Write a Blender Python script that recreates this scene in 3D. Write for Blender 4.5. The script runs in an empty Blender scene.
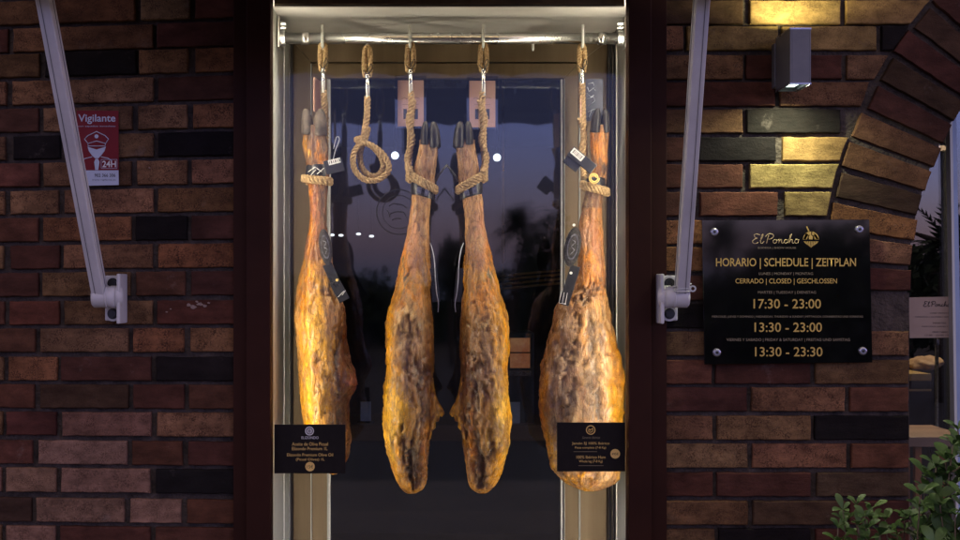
import bpy, bmesh, math, random
from mathutils import Vector, noise, Matrix
random.seed(7)
R = math.radians
sc = bpy.context.scene
COL = sc.collection
F, D, H, VX, VY = 1224.0, 3.4, 1.6, 436.0, 285.0

def S(px, py, Y=0.0):
    k = (D + Y) / F
    return Vector(((px - VX) * k, Y, H + (VY - py) * k))
def U(n, Y=0.0):            # length of n photo pixels at depth Y
    return n * (D + Y) / F

# ------------------------------------------------------------------ objects
def link(o, parent=None):
    COL.objects.link(o)
    if parent is not None:
        o.parent = parent
    return o
def tag(o, label=None, cat=None, group=None, kind=None):
    if label: o['label'] = label
    if cat: o['category'] = cat
    if group: o['group'] = group
    if kind: o['kind'] = kind
    return o
def thing(name, loc, label, cat, group=None, kind=None):
    o = bpy.data.objects.new(name, None)
    o.empty_display_size = .05
    o.location = loc
    link(o)
    return tag(o, label, cat, group, kind)
def world_loc(p):
    v = Vector((0, 0, 0))
    while p is not None:
        v += p.location
        p = p.parent
    return v
def mk(name, bm, mat, parent=None, smooth=False, origin=None):
    """bm is in world coordinates; the object is parented with its origin at the parent's."""
    off = world_loc(parent) if parent is not None else Vector(origin or (0, 0, 0))
    bm.normal_update()
    if off.length > 0:
        bmesh.ops.translate(bm, verts=bm.verts, vec=-off)
    me = bpy.data.meshes.new(name)
    bm.to_mesh(me); bm.free()
    for m in (mat if isinstance(mat, (list, tuple)) else [mat]):
        me.materials.append(m)
    if smooth:
        for p in me.polygons: p.use_smooth = True
    o = bpy.data.objects.new(name, me)
    if parent is None: o.location = off
    return link(o, parent)

# ------------------------------------------------------------------ mesh helpers
def box(bm, c, s, bev=0.0, rot=None, seg=2):
    r = bmesh.ops.create_cube(bm, size=1.0)
    vs = r['verts']
    bmesh.ops.scale(bm, verts=vs, vec=Vector(s))
    if bev > 0:
        es = list({e for v in vs for e in v.link_edges})
        g = bmesh.ops.bevel(bm, geom=es, offset=bev, segments=seg, affect='EDGES', profile=.6)
        vs = list({v for f in g['faces'] for v in f.verts} | {v for v in vs if v.is_valid})
        # collect whole island
        seen = set(vs); st = list(vs)
        while st:
            v = st.pop()
            for e in v.link_edges:
                w = e.other_vert(v)
                if w not in seen: seen.add(w); st.append(w)
        vs = list(seen)
    if rot is not None:
        bmesh.ops.rotate(bm, verts=vs, cent=(0, 0, 0), matrix=rot)
    bmesh.ops.translate(bm, verts=vs, vec=Vector(c))
    return vs
def bb(bm, x0, x1, y0, y1, z0, z1, bev=0.0):
    return box(bm, ((x0+x1)/2, (y0+y1)/2, (z0+z1)/2), (abs(x1-x0), abs(y1-y0), abs(z1-z0)), bev)
def tube(bm, pts, r, n=8, closed=False, cap=True):
    pts = [Vector(p) for p in pts]
    N = len(pts)
    rr = r if isinstance(r, (list, tuple)) else [r]*N
    T = []
    for i in range(N):
        a = pts[(i-1) % N] if (closed or i > 0) else pts[i]
        b = pts[(i+1) % N] if (closed or i < N-1) else pts[i]
        t = (b-a); T.append(t.normalized() if t.length > 1e-9 else Vector((0, 0, 1)))
    up = Vector((0, 1, 0)) if abs(T[0].y) < .9 else Vector((1, 0, 0))
    nrm = (up - T[0]*up.dot(T[0])).normalized()
    rings = []
    for i in range(N):
        nrm = (nrm - T[i]*nrm.dot(T[i]))
        nrm = nrm.normalized() if nrm.length > 1e-6 else T[i].orthogonal().normalized()
        bi = T[i].cross(nrm)
        rings.append([bm.verts.new(pts[i] + (nrm*math.cos(2*math.pi*k/n) + bi*math.sin(2*math.pi*k/n))*rr[i]) for k in range(n)])
    for i in range(N if closed else N-1):
        a, b = rings[i], rings[(i+1) % N]
        for k in range(n):
            f = bm.faces.new((a[k], a[(k+1) % n], b[(k+1) % n], b[k])); f.smooth = True
    if cap and not closed:
        bm.faces.new(list(reversed(rings[0]))); bm.faces.new(rings[-1])
def smoothpath(pts, step=.004, closed=False):
    pts = [Vector(p) for p in pts]; n = len(pts); out = []
    rng = range(n if closed else n-1)
    for i in rng:
        p0 = pts[(i-1) % n] if (closed or i > 0) else pts[i]*2 - pts[i+1]
        p1 = pts[i]; p2 = pts[(i+1) % n]
        p3 = pts[(i+2) % n] if (closed or i+2 < n) else p2*2 - p1
        m = max(2, int((p2-p1).length/step))
        for k in range(m):
            t = k/m
            out.append(.5*((2*p1) + (p2-p0)*t + (2*p0-5*p1+4*p2-p3)*t*t + (3*p1-p0-3*p2+p3)*t**3))
    if not closed: out.append(pts[-1])
    return out
def rope(bm, pts, r=.0085, pitch=.034, strands=3, closed=False, phase=0):
    P = smoothpath(pts, .0028, closed)
    N = len(P); L = [0]
    for i in range(1, N): L.append(L[-1] + (P[i]-P[i-1]).length)
    tot = L[-1] + ((P[0]-P[-1]).length if closed else 0)
    if closed: pitch = tot/max(1, round(tot/pitch))
    T = []
    for i in range(N):
        a = P[(i-1) % N] if (closed or i) else P[i]; b = P[(i+1) % N] if (closed or i < N-1) else P[i]
        T.append((b-a).normalized())
    up = Vector((0, 1, 0)) if abs(T[0].y) < .9 else Vector((1, 0, 0))
    nr = (up - T[0]*up.dot(T[0])).normalized(); fr = []
    for i in range(N):
        nr = (nr - T[i]*nr.dot(T[i])).normalized(); fr.append((nr.copy(), T[i].cross(nr)))
    for s in range(strands):
        pp, rad = [], []
        for i in range(N):
            a = 2*math.pi*(L[i]/pitch + s/strands) + phase
            w = 1 + .10*noise.noise(P[i]*90 + Vector((s*7, 0, 0)))
            pp.append(P[i] + (fr[i][0]*math.cos(a) + fr[i][1]*math.sin(a))*r*.60*w)
            rad.append(r*.47*(1 + .12*noise.noise(P[i]*160 + Vector((s*3, 5, 0)))))
        tube(bm, pp, rad, 7, closed=closed)
def prism(bm, pts, y0, y1):
    """extruded polygon given as (x, z) points, from y0 (front) to y1"""
    a = [bm.verts.new((p[0], y0, p[1])) for p in pts]; b = [bm.verts.new((p[0], y1, p[1])) for p in pts]
    n = len(pts)
    bm.faces.new(a); bm.faces.new(list(reversed(b)))
    for i in range(n):
        bm.faces.new((a[(i+1) % n], a[i], b[i], b[(i+1) % n]))
def disc(bm, c, r, t, n=32, axis='Y', r2=None):
    m = {'Y': Matrix.Rotation(R(90), 3, 'X'), 'X': Matrix.Rotation(R(90), 3, 'Y'), 'Z': Matrix.Identity(3)}[axis]
    g = bmesh.ops.create_cone(bm, cap_ends=True, segments=n, radius1=r, radius2=r if r2 is None else r2, depth=t)
    bmesh.ops.rotate(bm, verts=g['verts'], cent=(0, 0, 0), matrix=m)
    bmesh.ops.translate(bm, verts=g['verts'], vec=Vector(c))
    return g['verts']
def ring(bm, c, ro, ri, t, n=40, ax=(1, 1)):
    """flat ring facing -Y"""
    c = Vector(c); A = []
    for k in range(n):
        a = 2*math.pi*k/n; ca, sa = math.cos(a)*ax[0], math.sin(a)*ax[1]
        A.append([bm.verts.new(c+Vector((ca*q, y, sa*q))) for q, y in ((ro, -t/2), (ro, t/2), (ri, t/2), (ri, -t/2))])
    for k in range(n):
        a, b = A[k], A[(k+1) % n]
        for j in range(4):
            bm.faces.new((a[j], a[(j+1) % 4], b[(j+1) % 4], b[j]))

# ------------------------------------------------------------------ materials
def newmat(name):
    m = bpy.data.materials.new(name); m.use_nodes = True
    nt = m.node_tree; b = nt.nodes['Principled BSDF']
    return m, nt, b
def nd(nt, t, **kw):
    n = nt.nodes.new(t)
    for k, v in kw.items():
        if k in n.inputs.keys() if isinstance(k, str) else False: n.inputs[k].default_value = v
        else: setattr(n, k, v)
    return n
def setin(n, **kw):
    for k, v in kw.items(): n.inputs[k.replace('_', ' ')].default_value = v
def noisy(name, c1, c2, scale=20, rough=.5, metal=0, bump=.0, stretch=(1, 1, 1), rv=.15, detail=6, bscale=None, spec=.5, coat=0, bd=.001):
    m, nt, b = newmat(name)
    tc = nd(nt, 'ShaderNodeTexCoord'); mp = nd(nt, 'ShaderNodeMapping'); mp.inputs['Scale'].default_value = stretch
    nt.links.new(tc.outputs['Object'], mp.inputs[0])
    no = nd(nt, 'ShaderNodeTexNoise'); setin(no, Scale=scale, Detail=detail, Roughness=.6)
    nt.links.new(mp.outputs[0], no.inputs['Vector'])
    cr = nd(nt, 'ShaderNodeValToRGB'); cr.color_ramp.elements[0].position = .3; cr.color_ramp.elements[1].position = .7
    cr.color_ramp.elements[0].color = (*c1, 1); cr.color_ramp.elements[1].color = (*c2, 1)
    nt.links.new(no.outputs['Fac'], cr.inputs[0]); nt.links.new(cr.outputs[0], b.inputs['Base Color'])
    mr = nd(nt, 'ShaderNodeMapRange'); setin(mr, To_Min=max(.02, rough-rv), To_Max=min(1, rough+rv))
    n2 = nd(nt, 'ShaderNodeTexNoise'); setin(n2, Scale=scale*.37+2, Detail=4)
    nt.links.new(mp.outputs[0], n2.inputs['Vector']); nt.links.new(n2.outputs['Fac'], mr.inputs[0])
    nt.links.new(mr.outputs[0], b.inputs['Roughness'])
    setin(b, Metallic=metal); b.inputs['Specular IOR Level'].default_value = spec
    if coat: b.inputs['Coat Weight'].default_value = coat; b.inputs['Coat Roughness'].default_value = .15
    if bump:
        n3 = nd(nt, 'ShaderNodeTexNoise'); setin(n3, Scale=bscale or scale*3, Detail=5)
        nt.links.new(mp.outputs[0], n3.inputs['Vector'])
        bp = nd(nt, 'ShaderNodeBump'); setin(bp, Strength=bump, Distance=bd)
        nt.links.new(n3.outputs['Fac'], bp.inputs['Height']); nt.links.new(bp.outputs[0], b.inputs['Normal'])
    return m
def emis(name, c, s):
    m, nt, b = newmat(name)
    setin(b, Base_Color=(*c, 1)); b.inputs['Emission Color'].default_value = (*c, 1); b.inputs['Emission Strength'].default_value = s
    return m
def glassmat(name, tint, f0, rough=.0, smudge=0.0):
    m, nt, b = newmat(name); nt.nodes.remove(b)
    out = nt.nodes['Material Output']
    lw = nd(nt, 'ShaderNodeLayerWeight'); lw.inputs['Blend'].default_value = .5
    p = nd(nt, 'ShaderNodeMath', operation='POWER'); p.inputs[1].default_value = 4.5
    nt.links.new(lw.outputs['Facing'], p.inputs[0])
    mr = nd(nt, 'ShaderNodeMapRange'); setin(mr, To_Min=f0, To_Max=1.0)
    nt.links.new(p.outputs[0], mr.inputs[0])
    tr = nd(nt, 'ShaderNodeBsdfTransparent'); tr.inputs[0].default_value = (*tint, 1)
    gl = nd(nt, 'ShaderNodeBsdfGlossy'); gl.inputs['Roughness'].default_value = rough
    gl.inputs[0].default_value = (1, 1, 1, 1)
    mx = nd(nt, 'ShaderNodeMixShader')
    nt.links.new(mr.outputs[0], mx.inputs[0]); nt.links.new(tr.outputs[0], mx.inputs[1]); nt.links.new(gl.outputs[0], mx.inputs[2])
    if smudge:   # faint dust and wiping marks on the pane
        tc = nd(nt, 'ShaderNodeTexCoord'); mp = nd(nt, 'ShaderNodeMapping'); mp.inputs['Scale'].default_value = (3, 1, .6); mp.inputs['Rotation'].default_value = (0, .5, 0)
        no = nd(nt, 'ShaderNodeTexNoise'); setin(no, Scale=9, Detail=8, Roughness=.7)
        nt.links.new(tc.outputs['Object'], mp.inputs[0]); nt.links.new(mp.outputs[0], no.inputs['Vector'])
        m2 = nd(nt, 'ShaderNodeMapRange'); setin(m2, From_Min=.5, From_Max=.8, To_Min=0, To_Max=smudge)
        nt.links.new(no.outputs['Fac'], m2.inputs[0])
        df = nd(nt, 'ShaderNodeBsdfDiffuse'); df.inputs[0].default_value = (.5, .62, .75, 1)
        m3 = nd(nt, 'ShaderNodeMixShader')
        nt.links.new(m2.outputs[0], m3.inputs[0]); nt.links.new(mx.outputs[0], m3.inputs[1]); nt.links.new(df.outputs[0], m3.inputs[2])
        mx = m3
    nt.links.new(mx.outputs[0], out.inputs['Surface'])
    return m

def brickmat():
    m, nt, b = newmat('fired_brick')
    at = nd(nt, 'ShaderNodeAttribute', attribute_name='tone'); sp = nd(nt, 'ShaderNodeAttribute', attribute_name='speck')
    tc = nd(nt, 'ShaderNodeTexCoord')
    def ns(scale, det=6, rg=.6, st=(1, 1, 1)):
        mp = nd(nt, 'ShaderNodeMapping'); mp.inputs['Scale'].default_value = st
        nt.links.new(tc.outputs['Object'], mp.inputs[0])
        n = nd(nt, 'ShaderNodeTexNoise'); setin(n, Scale=scale, Detail=det, Roughness=rg)
        nt.links.new(mp.outputs[0], n.inputs['Vector']); return n
    # broad tone change over a brick
    n1 = ns(14, 5, .6, (1, 1, 2)); r1 = nd(nt, 'ShaderNodeMapRange'); setin(r1, From_Min=.25, From_Max=.75, To_Min=.45, To_Max=1.55)
    nt.links.new(n1.outputs['Fac'], r1.inputs[0])
    m1 = nd(nt, 'ShaderNodeVectorMath', operation='SCALE')
    nt.links.new(at.outputs['Color'], m1.inputs[0]); nt.links.new(r1.outputs[0], m1.inputs['Scale'])
    n0 = ns(2.6, 5, .65); r0 = nd(nt, 'ShaderNodeMapRange'); setin(r0, From_Min=.3, From_Max=.7, To_Min=.62, To_Max=1.18)
    nt.links.new(n0.outputs['Fac'], r0.inputs[0]); m0 = nd(nt, 'ShaderNodeVectorMath', operation='SCALE')
    nt.links.new(m1.outputs[0], m0.inputs[0]); nt.links.new(r0.outputs[0], m0.inputs['Scale']); m1 = m0
    # iron specks
    n2 = ns(260, 3, .7); r2 = nd(nt, 'ShaderNodeMapRange'); setin(r2, From_Min=.42, From_Max=.60)
    nt.links.new(n2.outputs['Fac'], r2.inputs[0])
    n2b = ns(30, 3, .6); r2b = nd(nt, 'ShaderNodeMapRange'); setin(r2b, From_Min=.35, From_Max=.6)
    nt.links.new(n2b.outputs['Fac'], r2b.inputs[0])
    q = nd(nt, 'ShaderNodeMath', operation='MULTIPLY'); nt.links.new(r2.outputs[0], q.inputs[0]); nt.links.new(sp.outputs['Fac'], q.inputs[1])
    q2 = nd(nt, 'ShaderNodeMath', operation='MULTIPLY'); nt.links.new(q.outputs[0], q2.inputs[0]); nt.links.new(r2b.outputs[0], q2.inputs[1])
    mx = nd(nt, 'ShaderNodeMix', data_type='RGBA'); mx.inputs['B'].default_value = (.035, .016, .010, 1)
    nt.links.new(q2.outputs[0], mx.inputs['Factor']); nt.links.new(m1.outputs[0], mx.inputs['A'])
    # pale lime bloom
    n3 = ns(9, 8, .75); r3 = nd(nt, 'ShaderNodeMapRange'); setin(r3, From_Min=.60, From_Max=.78, To_Max=.35)
    nt.links.new(n3.outputs['Fac'], r3.inputs[0])
    mx2 = nd(nt, 'ShaderNodeMix', data_type='RGBA'); mx2.inputs['B'].default_value = (.30, .25, .22, 1)
    nt.links.new(r3.outputs[0], mx2.inputs['Factor']); nt.links.new(mx.outputs['Result'], mx2.inputs['A'])
    nt.links.new(mx2.outputs['Result'], b.inputs['Base Color'])
    setin(b, Roughness=.88); b.inputs['Specular IOR Level'].default_value = .14
    n4 = ns(150, 6, .75); bp = nd(nt, 'ShaderNodeBump'); setin(bp, Strength=.9, Distance=.0022)
    nt.links.new(n4.outputs['Fac'], bp.inputs['Height'])
    n5 = ns(28, 4, .6, (1, 1, 3)); bp2 = nd(nt, 'ShaderNodeBump'); setin(bp2, Strength=.6, Distance=.003)
    nt.links.new(n5.outputs['Fac'], bp2.inputs['Height']); nt.links.new(bp.outputs[0], bp2.inputs['Normal'])
    nt.links.new(bp2.outputs[0], b.inputs['Normal'])
    return m

M = {}
M['brick'] = brickmat()
M['mortar'] = noisy('mortar', (.024, .018, .014), (.085, .064, .050), 24, .95, bump=1.0, bscale=120, bd=.007)
M['bronze_dark'] = noisy('dark_bronze_paint', (.024, .0075, .004), (.034, .011, .006), 6, .6, spec=.12, bump=.15, bscale=900, bd=.0002, rv=.06)
M['bronze'] = noisy('brushed_bronze', (.118, .082, .045), (.165, .118, .070), 30, .42, metal=.55, bump=.2, bscale=300, stretch=(1, 1, .05), rv=.08, bd=.0003)
M['silver'] = noisy('satin_aluminium', (.48, .50, .47), (.58, .60, .56), 18, .5, metal=.15, stretch=(1, 1, .05), rv=.08)
M['steel'] = noisy('polished_steel', (.55, .56, .56), (.70, .70, .69), 25, .28, metal=1, rv=.12)
M['sidewall'] = noisy('grey_side_panel', (.055, .055, .06), (.10, .10, .105), 9, .30, metal=.3, stretch=(1, 1, .08), rv=.12)
M['ceil'] = noisy('white_ceiling_panel', (.50, .49, .46), (.68, .67, .63), 3, .40, stretch=(1, 2, 1), rv=.1)
M['glass_front'] = glassmat('clear_front_glass', (.99, .99, .985), .013, smudge=.006)
M['glass_back'] = glassmat('dark_door_glass', (.62, .68, .74), .072, rough=.035, smudge=.004)
M['glass_win'] = glassmat('window_glass', (.8, .82, .84), .10, smudge=.008)
M['led'] = emis('led_strip', (1.0, .89, .70), 60)
M['rope'] = noisy('hemp_rope', (.24, .14, .055), (.55, .38, .19), 150, .9, bump=1.0, bscale=700, bd=.003)
M['ink'] = noisy('dark_ink', (.012, .01, .01), (.02, .018, .016), 30, .6)
M['blackplastic'] = noisy('black_plastic', (.010, .010, .012), (.022, .022, .024), 60, .32, bump=.3, bscale=300, bd=.0005)
M['strapmetal'] = noisy('dull_strap_metal', (.07, .07, .075), (.30, .30, .31), 120, .35, metal=.8)
M['hoof'] = noisy('dark_hoof', (.005, .005, .006), (.028, .023, .020), 45, .36, spec=.35, bump=.6, bscale=160, stretch=(1, 1, .3), bd=.002)
M['hoofpale'] = noisy('worn_grey_hoof', (.015, .010, .007), (.15, .115, .085), 40, .6, bump=.9, bscale=240, bd=.002)
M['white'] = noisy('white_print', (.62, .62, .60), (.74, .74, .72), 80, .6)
M['gold'] = noisy('gold_print', (.70, .46, .12), (.80, .54, .16), 60, .5)
M['golddim'] = noisy('dull_gold_print', (.16, .13, .07), (.24, .19, .10), 60, .5)
M['signblack'] = noisy('matt_black_card', (.008, .006, .005), (.013, .010, .008), 40, .5, rv=.05, spec=.15)
M['plaque'] = noisy('gloss_black_acrylic', (.0025, .0025, .003), (.004, .004, .005), 10, .05, rv=.02, spec=.9)
M['pink'] = noisy('pink_card', (.62, .36, .27), (.70, .42, .32), 30, .55)
M['acrylic'] = glassmat('clear_acrylic', (.90, .90, .90), .035)
M['navycard'] = noisy('navy_card', (.012, .018, .05), (.02, .028, .07), 30, .4)
M['arm'] = noisy('grey_powder_coat', (.48, .48, .48), (.62, .62, .61), 7, .45, rv=.12, bump=.1, bscale=700, bd=.0002)
M['lampgrey'] = noisy('anthracite_lamp_paint', (.12, .12, .13), (.16, .16, .17), 20, .45, bump=.2, bscale=800, bd=.0003)
M['red'] = noisy('faded_red_sticker', (.15, .005, .010), (.19, .009, .014), 25, .5, spec=.25)
M['palered'] = noisy('pale_blue_print', (.42, .48, .58), (.50, .56, .66), 30, .5)
M['screw'] = noisy('screw_metal', (.30, .30, .34), (.45, .45, .5), 90, .3, metal=.9)
M['leaf'] = noisy('glossy_leaf', (.015, .050, .010), (.085, .165, .028), 9, .5, rv=.1, bump=.3, bscale=90, bd=.001)
M['stem'] = noisy('shrub_stem', (.10, .075, .045), (.20, .15, .09), 60, .8, bump=.6, bscale=200)
M['treeleaf'] = noisy('tree_leaf', (.014, .03, .010), (.04, .07, .02), 4, .7)
M['bark'] = noisy('bark', (.05, .035, .025), (.12, .09, .06), 12, .9, bump=.8, bscale=30, bd=.01)
M['paving'] = noisy('stone_paving', (.16, .15, .14), (.26, .24, .22), 3, .8, bump=.4, bscale=60)
M['asphalt'] = noisy('asphalt', (.035, .035, .037), (.06, .06, .062), 20, .85, bump=.6, bscale=200)
M['wood'] = noisy('pale_wood', (.44, .26, .17), (.62, .40, .27), 18, .5, stretch=(.15, 1, 1))
M['slatwood'] = noisy('orange_wood', (.55, .18, .05), (.70, .26, .08), 18, .55, stretch=(1, 1, .1))
M['darkwood'] = noisy('dark_counter_wood', (.10, .05, .025), (.17, .09, .045), 14, .45, stretch=(.2, 1, 1))
M['room'] = noisy('dark_room_paint', (.030, .028, .030), (.05, .045, .045), 2, .7)
M['roomfloor'] = noisy('dark_tiles', (.012, .026, .038), (.022, .042, .056), 3, .35)
M['paper'] = noisy('aged_paper', (.34, .25, .19), (.42, .32, .25), 6, .7)
M['shade'] = emis('warm_lamp_shade', (1.0, .36, .18), .28)
M['bulb'] = emis('lit_bulb', (1.0, .95, .88), 6.0)
M['smallbulb'] = emis('small_lit_downlight', (1.0, .93, .86), 4.0)
M['lens'] = emis('lit_led_lens', (.75, 1.0, .92), 2.2)
M['blueframe'] = noisy('blue_grey_window_frame', (.24, .32, .48), (.30, .40, .58), 10, .4)
M['seal'] = noisy('dark_seal_metal', (.035, .033, .03), (.11, .10, .085), 90, .38, metal=.5, bump=.5, bscale=200)
M['clearcord'] = noisy('clear_nylon_cord', (.35, .37, .40), (.5, .52, .55), 50, .25)
M['brass'] = noisy('brass', (.75, .40, .14), (.85, .50, .2), 20, .3, metal=1)
M['mildgold'] = noisy('yellow_shelf_paint', (.34, .22, .05), (.42, .28, .08), 20, .5)

# ------------------------------------------------------------------ text
def text(body, px0, px1, py0, py1, Y, mat, parent, name='lettering', shear=0, offset=0.0, label=None):
    """text whose ink fills the photo rectangle, standing on the plane y = Y"""
    cu = bpy.data.curves.new(name, 'FONT'); cu.body = body; cu.shear = shear; cu.offset = offset; cu.resolution_u = 3
    o = bpy.data.objects.new('tmp', cu); COL.objects.link(o)
    bpy.context.view_layer.update()
    me = bpy.data.meshes.new_from_object(o.evaluated_get(bpy.context.evaluated_depsgraph_get()))
    bpy.data.objects.remove(o)
    xs = [v.co.x for v in me.vertices]; ys = [v.co.y for v in me.vertices]
    a, b2 = S(px0, py1, Y), S(px1, py0, Y)
    off = world_loc(parent)
    for v in me.vertices:
        u = (v.co.x-min(xs))/(max(xs)-min(xs)); w = (v.co.y-min(ys))/(max(ys)-min(ys))
        v.co = Vector((a.x + (b2.x-a.x)*u, Y, a.z + (b2.z-a.z)*w)) - off
    me.materials.clear(); me.materials.append(mat)
    r = bpy.data.objects.new(name, me); link(r, parent)
    if label: r['label'] = label
    return r
def merge_text(specs, name, mat, parent):
    """several lines of small print as one printed block"""
    bm = bmesh.new()
    tmp = []
    for sp in specs:
        o = text(*sp[:5], sp[5], mat, parent, **(sp[6] if len(sp) > 6 else {}))
        bm.from_mesh(o.data); bpy.data.objects.remove(o)
    me = bpy.data.meshes.new(name); bm.to_mesh(me); bm.free(); me.materials.append(mat)
    return link(bpy.data.objects.new(name, me), parent)

# ================================================================== GROUND
bm = bmesh.new(); bb(bm, -60, 60, -80, 40, -.12, 0)
tag(mk('road', bm, M['asphalt']), kind='structure')
bm = bmesh.new(); bb(bm, -12, 12, -4.6, 0.2, 0.0005, .12, .01)
tag(mk('pavement', bm, M['paving']), kind='structure')

# ================================================================== BRICK WALL
COLS = {'T': ((.205, .108, .054), .9), 'R': ((.105, .042, .026), .4), 'M': ((.074, .029, .020), .2), 'K': ((.010, .008, .008), .1),
        'D': ((.062, .036, .022), .6), 'O': ((.215, .100, .044), 1.0), 'P': ((.240, .138, .092), .7), 'G': ((.165, .102, .052), .9),
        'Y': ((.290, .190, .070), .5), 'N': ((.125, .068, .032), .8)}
def brick_poly(bm, lay, slay, quad, key, y_back=.055):
    """quad = [(px,py)*4] clockwise from top left, corners in photo pixels on the wall plane"""
    c0, sp = COLS[key]
    j = random.uniform(.82, 1.18)
    col = tuple(max(.004, c*j*random.uniform(.93, 1.07)) for c in c0)
    y0 = random.uniform(-.0035, .0015)
    P = []
    for i in range(4):
        a, b = Vector(quad[i]), Vector(quad[(i+1) % 4])
        L = (b-a).length; n = max(2, int(L/7))
        for k in range(n):
            p = a.lerp(b, k/n)
            P.append(p + Vector((random.uniform(-.42, .42), random.uniform(-.42, .42))))
    cen = sum(P, Vector((0, 0)))/len(P)
    hx = max(p.x for p in P)-cen.x; hy = max(p.y for p in P)-cen.y
    def rg(ins, Y):
        out = []
        for p in P:
            d = p-cen
            q = Vector((d.x*(1-ins/max(hx, 1)), d.y*(1-ins/max(hy, 1))))+cen
            w = S(q.x, q.y, 0); out.append(bm.verts.new((w.x, Y, w.z)))
        return out
    r0 = rg(0, y_back); r1 = rg(0, y0+.0045); r2 = rg(.45, y0+.0013); r3 = rg(1.2, y0)
    fs = []
    for a, b in ((r0, r1), (r1, r2), (r2, r3)):
        n = len(a)
        for k in range(n):
            fs.append(bm.faces.new((a[k], b[k], b[(k+1) % n], a[(k+1) % n])))
    fs.append(bm.faces.new(list(reversed(r3))))
    # end variation: some bricks are darker at one end
    g = random.choice((0, 0, 1, -1))*.25 if key in 'TOMGN' else 0
    for f in fs:
        for lp in f.loops:
            x = lp.vert.co.x; cx = S(cen.x, cen.y).x; w = 1 + g*max(-1, min(1, (x-cx)/U(max(hx, 1))))
            lp[lay] = (*[c*w for c in col], 1); lp[slay] = (sp, sp, sp, 1)

LB = [17, 45, 71, 99, 127, 155, 183, 211, 239, 267, 295, 324, 352, 381, 409, 437, 466, 494, 524, 552]
LROWS = [
 [(-40,40,'N'),(45,135,'N'),(141,190,'G'),(195,236,'M')],
 [(-42,8,'M'),(13,153,'T'),(157,236,'M')],
 [(-50,39,'N'),(45,136,'K'),(139,188,'T'),(195,236,'O')],
 [(-40,6,'T'),(12,62,'T'),(66,153,'T'),(158,236,'M')],
 [(-50,38,'M'),(43,132,'T'),(138,187,'T'),(193,236,'O')],
 [(-40,5,'T'),(13,60,'K'),(66,153,'T'),(158,236,'K')],
 [(-50,39,'R'),(43,131,'T'),(137,187,'T'),(192,236,'T')],
 [(-40,4,'T'),(10,58,'T'),(64,153,'T'),(158,236,'O')],
 [(-50,38,'R'),(43,131,'O'),(135,187,'K'),(191,236,'M')],
 [(-40,3,'T'),(10,59,'M'),(63,152,'T'),(158,235,'O')],
 [(-50,38,'M'),(42,130,'T'),(136,185,'R'),(191,235,'M')],
 [(-40,4,'R'),(9,59,'R'),(64,152,'T'),(157,235,'M')],
 [(-50,35,'R'),(40,128,'G'),(133,184,'O'),(190,235,'T')],
 [(-40,3,'T'),(8,57,'O'),(61,151,'M'),(156,235,'K')],
 [(-50,34,'R'),(40,128,'D'),(133,184,'M'),(189,235,'R')],
 [(-40,2,'T'),(6,56,'M'),(62,151,'P'),(157,235,'T')],
 [(-50,32,'R'),(38,127,'P'),(132,182,'R'),(188,235,'M')],
 [(-40,1,'P'),(6,56,'P'),(61,150,'P'),(156,235,'K')],
 [(-50,31,'D'),(36,124,'P'),(130,181,'P'),(187,235,'R')],
 [(-40,1,'T'),(6,55,'P'),(60,150,'M'),(155,235,'R')]]
RB = [24, 50, 79, 106, 133, 161, 188, 216, 244, 271, 300, 328, 355.5, 384, 411.5, 440, 468, 496.7, 525, 553]
RROWS = [
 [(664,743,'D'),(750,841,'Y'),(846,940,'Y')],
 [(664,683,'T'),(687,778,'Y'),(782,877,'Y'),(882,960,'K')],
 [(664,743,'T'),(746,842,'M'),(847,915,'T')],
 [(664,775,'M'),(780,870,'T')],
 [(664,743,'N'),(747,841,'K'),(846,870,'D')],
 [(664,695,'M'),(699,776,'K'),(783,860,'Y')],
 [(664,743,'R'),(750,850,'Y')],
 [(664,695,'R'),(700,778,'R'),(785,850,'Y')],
 [(664,738,'O'),(743,850,'T')],
 [(664,710,'O'),(714,850,'T')],
 [(664,743,'R'),(748,850,'M')],
 [(664,710,'K'),(714,800,'T'),(804,850,'R')],
 [(664,743,'T'),(748,809,'R'),(813,909,'T')],
 [(664,712,'R'),(716,811,'M'),(816,909,'N')],
 [(664,747,'M'),(752,845,'T'),(850,909,'R')],
 [(664,713,'T'),(717,811,'T'),(815,909,'K')],
 [(664,748,'T'),(753,847,'T'),(852,909,'R')],
 [(664,713,'M'),(717,811,'M'),(817,909,'D')],
 [(664,748,'N'),(753,846,'D'),(850,909,'M')],
 [(664,715,'N'),(719,811,'K'),(816,909,'M')]]
ACX, ACY, AR, AO = 1265.0, 293.0, 355.0, 441.0
def lext(y):   # courses dip slightly towards the far left
    return max(-2.5, 8 - 8*(y-20)/340)
def slope_l(x, y): return y + lext(y)*(233-x)/233 if x > -40 else y + lext(y)*273/233
wall = thing('brick_wall', (0, 0, 0), 'dark restaurant wall of brown, red and black bricks around the lit ham window and the arch', 'brick wall')
bm = bmesh.new(); lay = bm.loops.layers.float_color.new('tone'); slay = bm.loops.layers.float_color.new('speck')
keys = 'TTTTRRMMMKDOPGN'
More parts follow.
